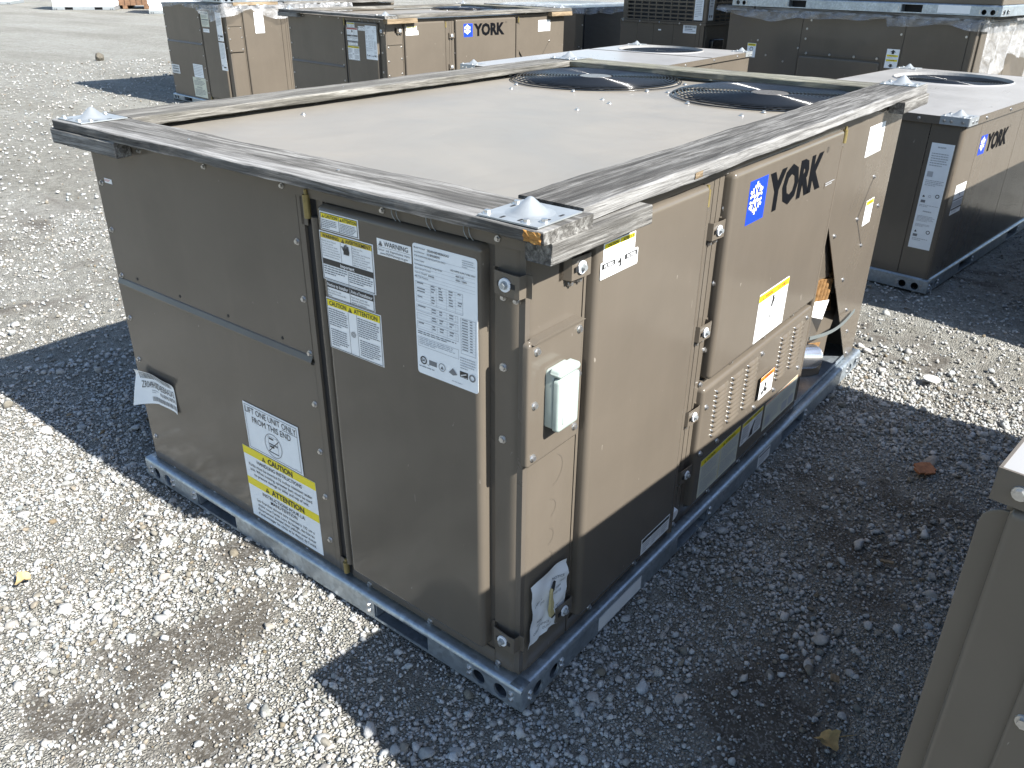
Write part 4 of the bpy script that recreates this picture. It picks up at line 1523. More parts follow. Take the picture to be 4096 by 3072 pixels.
    it += [('t', .24, .024, .016, 'ZR049H08D4B5BAA2A2', B, 'l', .012, .34), ('t', .24, .052, .016, 'N1B9638595', B, 'l', .012, .2), ('t', .60, .118, .012, 'USE COPPER SUPPLY WIRE ONLY', B, 'l', .01, .38),
           ('t', .68, .150, .014, '460-3-60', B, 'l', .01), ('t', .68, .178, .014, '432V / 504V', B, 'l', .01), ('t', .25, .206, .014, 'R410A', B, 'l', .01), ('ln', .78, .03, .97, .09, 4, 'ink_light')]
    for y in (.085, .145, .172, .20, .228, .25):
        it.append(('r', .03, y, .97, y + .0016, 'ink_light'))
    rg = random.Random(3)
    for y0, y1, x1 in ((.275, .43, .78), (.45, .50, .70), (.515, .565, .70), (.58, .64, .70)):
        it.append(('o', .03, y0, x1, y1, .003, 'ink_grey'))
        k = y0 + .02
        while k < y1:
            it.append(('r', .03, k, x1, k + .0013, 'ink_light'))
            for xx in (.05, .28, .40, .56, .70):
                if xx < x1 - .06 and rg.random() < .8:
                    it.append(('r', xx, k - .014, xx + rg.uniform(.04, .16 if xx < .1 else .07), k - .006, 'ink_grey'))
            k += .0205
        for xx in (.27, .36, .52, .66):
            if xx < x1:
                it.append(('r', xx, y0, xx + .003, y1, 'ink_light'))
    it.append(('o', .74, .45, .97, .72, .003, 'ink_grey'))
    for k in range(12):
        it.append(('r', .74, .47 + .0205 * k, .97, .4713 + .0205 * k, 'ink_light'))
        it.append(('r', .76, .458 + .0205 * k, .85, .465 + .0205 * k, 'ink_grey'))
        it.append(('r', .88, .458 + .0205 * k, .92, .465 + .0205 * k, 'ink_grey'))
    it += [('ln', .03, .655, .70, .685, 2, 'ink_grey'), ('o', .03, .70, .70, .775, .003, 'ink_grey'), ('ln', .05, .71, .68, .765, 4, 'ink_light'), ('ln', .72, .75, .97, .85, 5, 'ink_light')]
    it += [('ring', .11, .885, .055, .016, B), ('t', .11, .874, .020, 'SA', B, 'c', .02), ('t', .19, .905, .012, 'US', B, 'c', 0), ('r', .20, .868, .33, .908, 'ink_grey'), ('ring', .42, .89, .055, .008, 'ink_grey'), ('tri', .395, .89, .05, 'ink_grey', 'ink_grey'),
           ('p', [(.53, .905), (.60, .862), (.67, .905), (.60, .92)], 'ink_grey'), ('r', .71, .862, .84, .912, B), ('bar', .73, .895, .82, .875, .01, 'ink_white'), ('t', .775, .90, .009, 'ENERGY STAR', 'ink_white', 'c', 0, .12), ('ring', .91, .888, .05, .02, 'ink_grey'),
           ('ln', .03, .935, .55, .95, 1, 'ink_grey'), ('ln', .58, .962, .97, .975, 1, 'ink_light')]
    label(d, FL, 0.270, 0.995, 0.153, 0.259, it, 'label_silver', d=D, rc=0.006)
    # filter stickers
    f = t
    label(f, FR, 0.230, 0.990, 0.113, 0.033, [('r', .03, .05, .49, .32, 'ink_yellow'), ('r', .51, .05, .97, .32, 'ink_yellow'), ('t', .12, .10, .17, 'CAUTION', B, 'l', .015, .34), ('t', .60, .10, .17, 'ATTENTION', B, 'l', .015, .35), ('ln', .04, .40, .47, .9, 4, 'ink_grey'), ('ln', .53, .40, .96, .9, 4, 'ink_grey'), ('r', .03, .94, .97, .96, 'ink_grey')], d=D)
    label(f, FR, 0.223, 0.955, 0.134, 0.033, [('r', .03, .10, .37, .42, B), ('r', .63, .10, .97, .42, B), ('t', .20, .16, .20, 'FILTERS', 'ink_white', 'c', .02, .30), ('t', .80, .16, .20, 'FILTRES', 'ink_white', 'c', .02, .30), ('p', [(.47, .80), (.50, .45), (.48, .28), (.51, .12), (.535, .28), (.53, .50), (.55, .82), (.52, .58)], B), ('r', .45, .30, .53, .44, B),
          ('ln', .04, .50, .42, .80, 3, 'ink_light'), ('ln', .60, .50, .96, .80, 3, 'ink_light'), ('r', .03, .90, .97, .92, 'ink_light')], d=D, rc=0.003)
    logo(t, FR, 0.874, 0.988, 0.107, D)
    # shipping sticker on the end panel
    label(t, FR, 1.866, 0.985, 0.170, 0.098, [('ln', .10, .36, .80, .56, 2, 'ink_light'), ('code', .12, .80, .30, .93, 'ink_grey'), ('ln', .34, .81, .7, .93, 2, 'ink_light'), ('code', .10, .62, .2, .74, 'ink_grey')], d=0.0, rc=0.002)


def copy_tree(o, parent=None, skip=()):
    c = o.copy()
    COL.objects.link(c)
    c.parent = parent
    for ch in list(o.children):
        if ch.name.split('.')[0] not in skip:
            copy_tree(ch, c, skip)
    return c


def outlet(t, FR, box=True):
    """service plate on the corner post, with the flip-lid outlet cover"""
    mb = MB()
    raised(mb, FR, 0.022, 0.192, 0.604, 0.858, 0.0005, 0.014, 0.005, 0.008)
    poly(mb, FR, [(0.030, 0.856), (0.190, 0.856), (0.180, 0.862), (0.045, 0.862)], 0.002, 0.020)
    mb.build('service_plate', t)
    screws(FR, [(0.046, 0.838), (0.178, 0.838), (0.042, 0.732), (0.180, 0.745), (0.040, 0.622), (0.176, 0.630)], t, 0.014, 0.0062)
    if not box:
        return
    mb = MB()
    raised(mb, FR, 0.074, 0.138, 0.672, 0.792, 0.0145, 0.032, 0.004, 0.008, 'outlet_plastic')
    o = mb.build('outlet_box', t)
    mb = MB()
    raised(mb, FR, 0.072, 0.140, 0.670, 0.779, 0.034, 0.046, 0.005, 0.008, 'outlet_plastic')
    mb.build('outlet_lid', o)
    mb = MB()
    raised(mb, FR, 0.072, 0.140, 0.781, 0.797, 0.026, 0.047, 0.005, 0.008, 'outlet_plastic')
    mb.build('lid_hinge', o)
    mb = MB()
    raised(mb, FR, 0.086, 0.128, 0.684, 0.702, 0.0455, 0.0470, 0.0005, 0.003, 'outlet_plastic')
    mb.build('embossed_panel', o)


# --- body first, copies of the same model next, stickers after
main, FL, FR, parts = rooftop_unit('large taupe rooftop unit in the middle with white outlet cover and torn notice')
UNIT_ROT = -6.0
row_b = copy_tree(main)
row_b.location = (4.0, 4.5, 0)
row_b.rotation_euler = (0, 0, R(UNIT_ROT))
tag(row_b, 'taupe rooftop unit with snowflake logo under a plank frame, in the row behind', 'hvac unit')
row_a = copy_tree(main, None, ('strap', 'foil_duct', 'manual_packet', 'inner_sheet', 'cover_strip', 'exchanger_tube', 'exchanger_header', 'latch'))
row_a.location = (4.42, 7.30, 0)
row_a.rotation_euler = (0, 0, R(UNIT_ROT))
tag(row_a, 'taupe rooftop unit with film over its top, left end of the back row', 'hvac unit')
outlet(main, FR)
outlet(row_b, FR, False)
outlet(row_a, FR, False)
unit_labels_common(main, FL, FR, parts)
unit_labels_common(row_b, FL, FR, parts, 'ink_red')

B_ = 'ink_black'
# stickers of the middle unit alone
label(main, FL, 0.931, 0.441, 0.221, 0.139, [('o', .025, .035, .975, .965, .006, 'ink_grey'), ('t', .04, .07, .125, 'LIFT ONE UNIT ONLY', B_, 'l', 0, .92), ('r', .70, .215, .965, .225, B_), ('t', .5, .25, .125, 'FROM THIS END', B_, 'c', 0, .70),
      ('ring', .5, .68, .158, .008, 'ink_grey'), ('o', .415, .50, .585, .66, .004, 'ink_grey'), ('o', .415, .68, .585, .84, .004, 'ink_grey'), ('r', .415, .65, .585, .672, B_), ('r', .415, .83, .585, .852, B_), ('r', .43, .53, .51, .565, B_), ('r', .43, .70, .51, .735, B_),
      ('bar', .40, .84, .61, .53, .009, B_), ('ln', .86, .93, .95, .95, 1, 'ink_light')], 'label_silver', d=0.0046)
label(main, FL, 0.965, 0.298, 0.296, 0.226, [('r', 0, 0, 1, .108, 'ink_yellow'), ('tri', .27, .062, .055, B_, 'ink_yellow'), ('t', .36, .022, .072, 'CAUTION', B_, 'l', .03, .34),
      ('t', .50, .135, .048, 'HANDLING INSTRUCTIONS', B_, 'c', .008, .62)]
      + small_print(.03, .215, .97, ['Forks must be inserted 52 inches minimum under', 'unit. When hoisting, spreader bars must be used', 'to prevent damage to sides and top of unit.'], .040, B_, 1.62, .008, 'c')
      + [('r', 0, .435, 1, .545, 'ink_yellow'), ('tri', .26, .495, .055, B_, 'ink_yellow'), ('t', .35, .455, .074, 'ATTENTION', B_, 'l', .03, .46)]
      + small_print(.03, .575, .97, ['INSTRUCTIONS POUR LA', 'MANUTENTION'], .048, B_, 1.35, .008, 'c')
      + small_print(.04, .715, .97, ['Les fourches doivent être inserées à 132 cm a', "moins sous l'unité. Lors du levage, des barres", "d'écartement doivent être utilisées pour éviter", "d'endommager les côtés et le dessus de l'unité."], .040, B_, 1.62, .006, 'c')
      + [('ln', .66, .965, .95, .98, 1, 'ink_light')], 'label_silver', d=0.0032)
label(main, FL, 1.418, 0.936, 0.037, 0.012, [('ln', .1, .2, .9, .75, 2, 'ink_red')], 'label_white', d=0.002)


def curl(fx, fy):
    e = max(0.0, 0.42 - fx)
    q = e * e
    top = max(0.0, 0.22 - fy)
    return (-0.02 * e * fy * 2.0, -0.040 * e * (0.3 + fy) + 0.0, 0.16 * q * (0.25 + fy) + top * top * 0.25 + 0.0015 * math.sin(9 * fx + 4 * fy) + 0.003 * max(0, fx - .9) * 10 * fy)


label(main, FL, 1.445, 0.385, 0.176, 0.104, [('code', .10, .05, .95, .25, 'ink_grey'), ('fit', .12, .32, .97, .52, 'ZR049H08D4B5BAA2A2', B_, .0), ('fit', .55, .58, .99, .70, 'N1B9638595', B_, .0), ('ln', .30, .58, .50, .70, 2, 'ink_light'), ('code', .30, .78, .97, .92, 'ink_grey')],
      'label_silver', d=0.005, warp=curl, lab='peeling white bar code sticker')
# big white warning on the main door
person = [('p', [(.44, .40), (.47, .26), (.46, .20), (.49, .17), (.52, .20), (.52, .28), (.55, .24), (.53, .33), (.50, .36), (.50, .42)], B_), ('p', [(.44, .62), (.46, .54), (.48, .53), (.46, .66)], B_)]
label(main, FR, 1.050, 0.650, 0.210, 0.145, [('r', 0, .02, 1, .16, 'ink_yellow'), ('tri', .10, .10, .05, B_, 'ink_yellow'), ('t', .18, .055, .07, 'WARNING', 'ink_red', 'l', .01, .28), ('t', .58, .055, .07, 'AVERTISSEMENT', 'ink_red', 'l', .01, .36), ('r', .497, .03, .503, .15, 'ink_orange')] + person, d=0.024, rc=.004)
label(main, FR, 1.150, 0.362, 0.100, 0.074, [('r', .0, .0, 1, .20, 'ink_orange'), ('tri', .12, .11, .09, B_, 'ink_orange'), ('t', .28, .05, .11, 'WARNING', B_, 'l', .015, .6),
      ('p', [(.20, .86), (.16, .70), (.30, .66), (.38, .52), (.34, .40), (.44, .34), (.50, .46), (.44, .62), (.56, .66), (.60, .80), (.46, .84), (.40, .72), (.32, .74), (.30, .84)], B_)], d=0.029, rc=.003)
label(main, FR, 0.812, 0.236, 0.255, 0.122, [('r', 0, 0, 1, .15, 'ink_yellow'), ('tri', .08, .085, .035, B_, 'ink_yellow'), ('tri', .55, .085, .035, B_, 'ink_yellow'), ('t', .14, .045, .07, 'CAUTION', B_, 'l', .01, .2), ('t', .61, .045, .07, 'ATTENTION', B_, 'l', .01, .25), ('r', .495, .15, .502, .98, 'ink_ochre'),
      ('ln', .03, .20, .47, .55, 7, 'ink_light'), ('ln', .03, .58, .47, .95, 7, 'ink_light'), ('ln', .53, .20, .97, .55, 7, 'ink_light'), ('ln', .53, .58, .97, .95, 7, 'ink_light')], 'label_cream', d=0.020)
label(main, FR, 1.085, 0.232, 0.150, 0.078, [('r', 0, 0, 1, .18, 'ink_yellow'), ('t', .10, .05, .09, 'WARNING', B_, 'l', .01, .35), ('t', .52, .05, .09, 'AVERTISSEMENT', B_, 'l', .01, .42), ('r', .32, .18, .33, 1, B_), ('r', .67, .18, .68, 1, B_), ('p', [(.38, .92), (.46, .60), (.60, .28), (.64, .34), (.56, .64), (.58, .92)], B_), ('ln', .03, .25, .30, .95, 6, 'ink_grey'), ('ln', .70, .25, .97, .95, 6, 'ink_grey')], d=0.020)
label(main, FR, 1.255, 0.230, 0.268, 0.100, [('r', 0, .02, 1, .05, 'ink_orange'), ('r', .497, .13, .503, 1, 'ink_light'), ('ln', .03, .2, .47, .95, 7, 'ink_light'), ('r', .06, .55, .2, .9, 'ink_light'), ('ln', .53, .2, .97, .55, 4, 'ink_light'), ('r', .56, .60, .74, .92, 'ink_light'), ('r', .78, .60, .94, .92, 'ink_light')], 'label_cream', d=0.020)
label(main, FR, 0.497, 0.160, 0.145, 0.048, [('r', .02, .05, .98, .25, B_), ('r', .35, .25, .36, .95, 'ink_light'), ('r', .66, .25, .67, .95, 'ink_light'), ('ln', .05, .35, .32, .9, 4, 'ink_light'), ('ln', .38, .35, .64, .9, 4, 'ink_light'), ('ln', .70, .35, .95, .9, 4, 'ink_light')], d=0.024)
F0 = Face('R', 0.0)
label(main, F0, 0.303, 0.048, 0.200, 0.042, [('r', .0, .0, 1, .02, 'ink_light')], d=0.0005, name='rail_tag')
label(main, F0, 1.240, 0.049, 0.096, 0.044, [('r', .05, .06, .95, .22, 'ink_grey'), ('ln', .08, .32, .92, .9, 5, 'ink_light')], d=0.0005, name='rail_tag')
label(main, FR, 2.003, 0.716, 0.085, 0.090, [('r', .04, .03, .96, .20, 'ink_yellow'), ('tri', .10, .12, .10, B_, 'ink_yellow'), ('t', .25, .07, .09, 'WARNING', B_, 'l', .015, .62), ('ring', .5, .40, .16, .03, B_), ('bar', .50, .52, .40, .92, .06, B_), ('bar', .44, .34, .58, .46, .03, B_)], d=0.0)
label(main, FR, 1.425, 0.888, 0.085, 0.017, [('ln', .05, .15, .95, .85, 2, 'ink_light')], 'paint', d=0.0243, name='faint_mark')


def crumple(fx, fy):
    return (0.004 * math.sin(5 * fy), -0.012 * fy * (1 - fx) + 0.004 * math.sin(4 * fx), 0.0095 + 0.003 * math.sin(7 * fx + 3 * fy) + 0.002 * math.sin(17 * fy - 9 * fx) + 0.002 * math.sin(23 * fx * fy + 3))


nt_ = label(main, FR, 0.050, 0.302, 0.128, 0.158, [('t', .62, .20, .040, 'NOTICE', 'ink_grey', 'l', .005), ('t', .80, .30, .034, 'AND', 'ink_grey', 'l', .005), ('t', .10, .37, .034, 'LABEL, F', 'ink_grey', 'l', .005), ('t', .62, .37, .034, 'R THAN', 'ink_grey', 'l', .005), ('t', .28, .44, .034, 'STO', 'ink_grey', 'l', .005), ('t', .62, .44, .034, 'AGE OF', 'ink_grey', 'l', .005),
      ('t', .22, .68, .034, 'REMO', 'ink_grey', 'l', .005), ('t', .66, .66, .034, 'E PRIV', 'ink_grey', 'l', .005), ('t', .24, .75, .034, 'INSTA', 'ink_grey', 'l', .005), ('t', .70, .73, .034, 'NOT', 'ink_grey', 'l', .005), ('t', .14, .83, .034, 'CONVENIENCE', 'ink_grey', 'l', .005), ('t', .42, .90, .034, 'OUTLET', 'ink_grey', 'l', .005)],
      'label_silver', d=0.0, warp=crumple, name='torn_notice', lab='torn crumpled white paper notice')
mb = MB()
tear = [(.52, .33), (.555, .30), (.56, .45), (.60, .56), (.585, .66), (.63, .76), (.52, .78), (.49, .66), (.505, .52)]
poly(mb, FR, [(0.050 + 0.128 * a, 0.302 - 0.158 * b) for a, b in tear], 0.012, 0.0180, 'putty')
mb.build('tear', nt_)
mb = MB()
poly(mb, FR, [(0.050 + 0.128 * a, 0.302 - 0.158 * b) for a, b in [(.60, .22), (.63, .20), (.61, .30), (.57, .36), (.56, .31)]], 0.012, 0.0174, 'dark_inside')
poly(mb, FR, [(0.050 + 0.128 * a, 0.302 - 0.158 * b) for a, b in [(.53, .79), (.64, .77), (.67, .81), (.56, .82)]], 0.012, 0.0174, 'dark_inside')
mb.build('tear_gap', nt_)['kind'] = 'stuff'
# white plug by the base
mb = MB()
mb.tube((0.700, 0.031, 0.118), (0.700, 0.018, 0.116), 0.020, 0.018, 18, 'ink_white')
mb.build('drain_plug', main)
# grime specks and clips on the roof sheet
T1 = Face('T', 1.0402)
screws(T1, [(1.46, 0.30), (1.46, 0.80), (1.47, 1.20), (1.40, 0.735), (2.19, 0.76), (0.60, 1.30), (1.22, 0.74)], main, 0.0, 0.0062)

# stickers of the left back unit
label(row_a, FL, 0.524, 0.985, 0.165, 0.150, [('r', .05, .05, .95, .15, 'ink_grey'), ('ln', .08, .2, .92, .45, 4, 'ink_grey'), ('r', .05, .5, .95, .58, 'ink_grey'), ('ln', .08, .65, .92, .95, 4, 'ink_grey')], 'label_cream', d=0.024)
label(row_a, FL, 0.510, 0.815, 0.135, 0.035, [('ln', .06, .2, .92, .85, 3, 'ink_light')], d=0.024)
label(row_a, FL, 0.205, 0.985, 0.118, 0.275, [('ln', .08, .04, .92, .5, 9, 'ink_light'), ('r', .1, .78, .3, .86, 'ink_grey'), ('r', .4, .80, .9, .86, 'ink_black'), ('r', .1, .90, .3, .95, 'ink_grey')], d=0.024)
label(row_a, FL, 0.207, 0.695, 0.122, 0.278, [('ln', .08, .04, .92, .6, 12, 'ink_light'), ('r', .1, .80, .25, .86, 'ink_grey'), ('r', .35, .86, .8, .91, 'ink_black')], d=0.024)
label(row_a, FL, 0.916, 0.430, 0.222, 0.140, [('ln', .05, .08, .95, .92, 7, 'ink_light')], 'label_silver', d=0.0046)
label(row_a, FL, 0.972, 0.286, 0.300, 0.210, [('t', .28, .04, .075, 'CAUTION', 'ink_grey', 'l', .02), ('ln', .08, .16, .92, .42, 4, 'ink_grey'), ('t', .24, .47, .075, 'ATTENTION', 'ink_grey', 'l', .02), ('ln', .08, .60, .92, .94, 5, 'ink_grey')], 'label_cream', d=0.0032)
label(row_a, FL, 1.455, 0.388, 0.190, 0.095, [('code', .1, .1, .9, .30, 'ink_grey'), ('r', .1, .38, .9, .55, 'ink_grey'), ('code', .1, .65, .9, .9, 'ink_grey')], d=0.005)
label(row_a, FR, 0.340, 0.985, 0.110, 0.205, [('ln', .10, .12, .90, .36, 3, 'ink_light')], d=0.026)


# ------------------------------------------------------------------ plank frames
def plank_frame(lbl, loc, rot, fresh=False, group=None):
    t = thing('plank_frame', lbl, 'wooden frame', loc, rot, group)
    z0, z1 = 1.0545, 1.0775
    wx, wy = ('wood_x', 'wood_y')
    board(t, (-0.019, -0.037, z0), (0.121, 1.535, z1), 'wood_left', seed=1)
    board(t, (0.1235, -0.018, z0 - (0.0 if fresh else 0.0)), (2.296, 0.122, z1 + 0.006), 'wood_warm_x' if fresh else 'wood_right', seed=2)
    board(t, (0.1235, 1.392, z0), (2.296, 1.532, z1), 'wood_warm_x', seed=3)
    board(t, (2.120, 0.1245, z0), (2.262, 1.3895, z1), 'wood_mossy', seed=4)
    # stub blocks nailed under the board ends
    kx = 'wood_fresh' if fresh else wx
    board(t, (0.006, -0.040, 1.0165), (0.318, 0.016, z0 - 0.0008), kx, 'block', 0.0015, 8, 5)
    board(t, (1.992, -0.030, 1.0165), (2.290, 0.018, z0 - 0.0008), kx, 'block', 0.0015, 8, 6)
    board(t, (-0.021, 1.236, 1.0165), (0.020, 1.552, z0 - 0.0008), wy, 'block', 0.0015, 8, 7)
    board(t, (0.10, 1.468, 1.0165), (0.36, 1.520, z0 - 0.0008), 'wood_warm_x', 'block', 0.0015, 8, 8)
    for x, y in ((0.045, 0.036), (0.048, 1.452), (2.212, 0.046), (2.205, 1.452)):
        cone_plate(t, x, y, z1 + (0.0075 if (x > 1 and y < 1) else 0.0015))
    mb = MB()
    for (x, y) in ((0.13, 0.05), (0.126, 0.09), (0.10, 1.40), (1.40, 0.06), (0.9, 1.46), (0.06, 0.52), (0.05, 1.02)):
        mb.tube((x, y, z1 - 0.003), (x, y, z1 + 0.0018), 0.0032, None, 8, 'screw_metal')
    mb.build('nail_heads', t)['kind'] = 'stuff'
    return t


fr = plank_frame('weathered grey plank frame lying on top of the large middle unit', (0, 0, 0), 0)
# splintered orange wood where the corner broke off, and a pale scrape on the long board
mb = MB()
rg = random.Random(4)
vs, fs = [], []
for i in range(7):
    for j in range(6):
        vs.append((-0.0215 - rg.uniform(0, .0035), -0.036 + 0.034 * i / 6, 1.0575 + 0.0185 * j / 5 + rg.uniform(-.0012, .0012)))
for i in range(6):
    for j in range(5):
        fs.append((i * 6 + j, (i + 1) * 6 + j, (i + 1) * 6 + j + 1, i * 6 + j + 1))
mb.add(vs, fs, 'wood_split')
mb.build('split_corner', fr)
mb = MB()
vs, fs = [], []
for i in range(6):
    for j in range(4):
        vs.append((0.520 + 0.035 * i / 5, -0.0195 - rg.uniform(0, .0015), 1.060 + 0.013 * j / 3))
for i in range(5):
    for j in range(3):
        fs.append((i * 4 + j, (i + 1) * 4 + j, (i + 1) * 4 + j + 1, i * 4 + j + 1))
mb.add(vs, fs, 'wood_fresh')
mb.build('pale_scrape', fr)
plank_frame('plank frame with fresh yellow boards on the unit with the sideways logo', (4.0, 4.5, 0), UNIT_ROT, True)


# ------------------------------------------------------------------ low condenser boxes with one fan
def condenser(lbl, loc, rot, L, W, H, fx, fy, fr_, seams_r=(), seam_l=None, lid_seam=None, slots=True, group=None, corners=((0, 0), (0, 1), (1, 0), (1, 1))):
    t = thing('condenser_unit', lbl, 'hvac unit', loc, rot, group)
    FL_, FR_ = Face('L', 0.012), Face('R', 0.012)
    rails(t, L, W, 0.070, [(W * .30, W * .30 + .2), (W * .66, W * .66 + .2)] if slots else (), [(L * .22, L * .22 + .2), (L * .62, L * .62 + .2)] if slots else ())
    mb = MB()
    mb.box((0.016, 0.016, 0.066), (L - 0.016, W - 0.016, H - 0.24), 'paint_old')
    mb.build('cabinet_core', t)
    z0, z1 = 0.064, H - 0.036
    cuts = [0.012] + ([seam_l] if seam_l else []) + [W - 0.012]
    for i in range(len(cuts) - 1):
        mb = MB()
        a, b = cuts[i] + (0.0015 if i else 0.018), cuts[i + 1] - (0.0015 if i < len(cuts) - 2 else 0.0)
        raised(mb, FL_, a, b, z0, z1, -0.003, 0.0012, 0.0012, 0.002)
        mb.build('side_panel', t)
    cuts = [0.012] + list(seams_r) + [L - 0.012]
    for i in range(len(cuts) - 1):
        mb = MB()
        a, b = cuts[i] + (0.0015 if i else 0.018), cuts[i + 1] - 0.0015
        raised(mb, FR_, a, b, z0, z1, -0.003, 0.0012, 0.0012, 0.002)
        mb.build('side_panel', t)
    mb = MB()
    vs, fs = [], []
    for k in range(9):
        q = R(90 * k / 8)
        x, y = 0.011 + 0.019 - 0.019 * math.cos(q), 0.011 + 0.019 - 0.019 * math.sin(q)
        vs += [(x, y, z0), (x, y, z1)]
    for k in range(8):
        fs.append((2 * k, 2 * k + 1, 2 * k + 3, 2 * k + 2))
    mb.add(vs, fs, 'paint', True)
    mb.build('corner_post', t)
    mb = MB()
    mb.box((L - 0.015, 0.02, z0), (L - 0.012, W - 0.02, z1), 'paint')
    mb.box((0.02, W - 0.015, z0), (L - 0.02, W - 0.0118, z1), 'paint')
    mb.build('back_panel', t)
    mb = MB()
    ring_hole_top(mb, 0.0, L, 0.0, W, H, [(fx, fy, fr_, fr_ + 0.012)], 'paint_lid_sky_dust', 64, 0.006, 0.03)
    for a, b in (((-0.003, -0.003, H - 0.036), (0.0, W + 0.003, H + 0.0006)), ((0.0005, -0.003, H - 0.036), (L, 0.0, H + 0.0006)), ((0.0005, W, H - 0.036), (L, W + 0.003, H + 0.0006)), ((L, -0.003, H - 0.036), (L + 0.003, W + 0.003, H + 0.0006))):
        mb.box(a, b, 'paint')
    if lid_seam:
        mb.box((lid_seam, 0.0, H + 0.0004), (lid_seam + 0.006, W, H + 0.003), 'paint')
    mb.build('lid', t)
    fan(t, fx, fy, H - 0.020, fr_ - 0.014, 19, 0.008, 0.045, 4, 0.0024, 'fan_blade', False)
    for cx, cy in corners:
        sx, sy = (-1, 1)[cx], (-1, 1)[cy]
        cone_plate(t, (0.060 if cx == 0 else L - 0.060), (0.060 if cy == 0 else W - 0.060), H + 0.001, 0.126, (sx, sy))
    screws(Face('L', -0.003), [(W * q, H - 0.018) for q in (.2, .45, .7)], t, 0.0, 0.0064)
    screws(Face('R', -0.003), [(L * q, H - 0.018) for q in (.12, .3, .5, .7, .88)], t, 0.0, 0.0064)
    return t, FL_, FR_


gu, gl, gr = condenser('low tan condenser box with snowflake logo and long white data sticker at the right edge', (3.30, 0.0, 0), UNIT_ROT, 2.06, 1.09, 0.840, 1.56, 0.60, 0.345, (0.262, 0.92, 1.5), 0.160)
label(gu, gl, 0.138, 0.719, 0.103, 0.506, [('ln', .3, .03, .9, .06, 1, 'ink_light'), ('ln', .1, .09, .9, .22, 6, 'ink_light'), ('r', .1, .26, .35, .31, 'ink_light'), ('ln', .1, .34, .92, .40, 4, 'ink_light'), ('tri', .12, .49, .12, 'ink_black', 'ink_black'), ('ring', .45, .49, .06, .02, 'ink_light'), ('ring', .78, .48, .09, .03, 'ink_black'), ('p', [(.1, .53), (.3, .53), (.3, .555), (.1, .555)], 'ink_grey'),
      ('ln', .08, .575, .95, .60, 2, 'ink_light'), ('ln', .3, .63, .9, .66, 1, 'ink_light'), ('ln', .1, .68, .9, .74, 5, 'ink_light'), ('ln', .1, .76, .8, .79, 3, 'ink_light'), ('tri', .12, .83, .12, 'ink_black', 'ink_black'), ('ring', .75, .83, .09, .03, 'ink_black'), ('p', [(.1, .86), (.3, .86), (.3, .885), (.1, .885)], 'ink_grey'), ('ln', .1, .90, .92, .93, 2, 'ink_light')], 'label_silver', d=0.0014)
logo(gu, gr, 0.298, 0.728, 0.092, 0.0014)
label(gu, gr, 0.098, 0.522, 0.144, 0.146, [('p', [(.48, .40), (.52, .25), (.56, .40)], 'ink_black'), ('r', 0, .48, 1, .53, 'ink_grey'), ('r', 0, .56, 1, .76, 'ink_light'), ('r', 0, .78, 1, .84, 'ink_black'), ('ln', .1, .86, .9, .96, 2, 'ink_light')], d=0.0014)

cu_, cl, cr = condenser('low tan condenser box with one round fan, between the middle unit and the back row', (3.42, 2.08, 0), 0.5, 2.30, 1.08, 0.850, 1.93, 0.62, 0.345, (0.30, 1.0, 1.6), 0.16, 1.57)

hu, hl, hr = condenser('close tan condenser box cut off by the bottom right edge of the picture', (-0.300, -1.812, 0), UNIT_ROT, 2.26, 1.105, 1.010, 1.70, 0.55, 0.36, (0.4, 1.2), None, None, True, None, ((0, 0), (1, 0), (1, 1)))
mb = MB()
raised(mb, hl, 0.90, 1.113, 0.075, 0.962, 0.0014, 0.0030, 0.0012, 0.025)
mb.build('corner_flange', hu)
mb = MB()
raised(mb, hl, 0.03, 1.089, 0.075, 0.972, 0.0031, 0.016, 0.009, 0.012)
mb.build('side_cover', hu)
mb = MB()
raised(mb, hl, 0.06, 1.027, 0.11, 0.935, 0.016, 0.023, 0.005, 0.010)
mb.build('service_door', hu)
screws(Face('L', -0.003), [(1.084, 0.991), (0.93, 0.991)], hu, 0.0, 0.0062)
screws(hl, [(1.013, 0.744), (1.013, 0.45), (1.013, 0.20)], hu, 0.023, 0.007)
condenser('tan condenser box just past the right edge, throwing shade on the logo condenser', (2.945, -1.669, 0), UNIT_ROT, 2.26, 1.105, 1.010, 1.70, 0.55, 0.36, (0.4, 1.2))


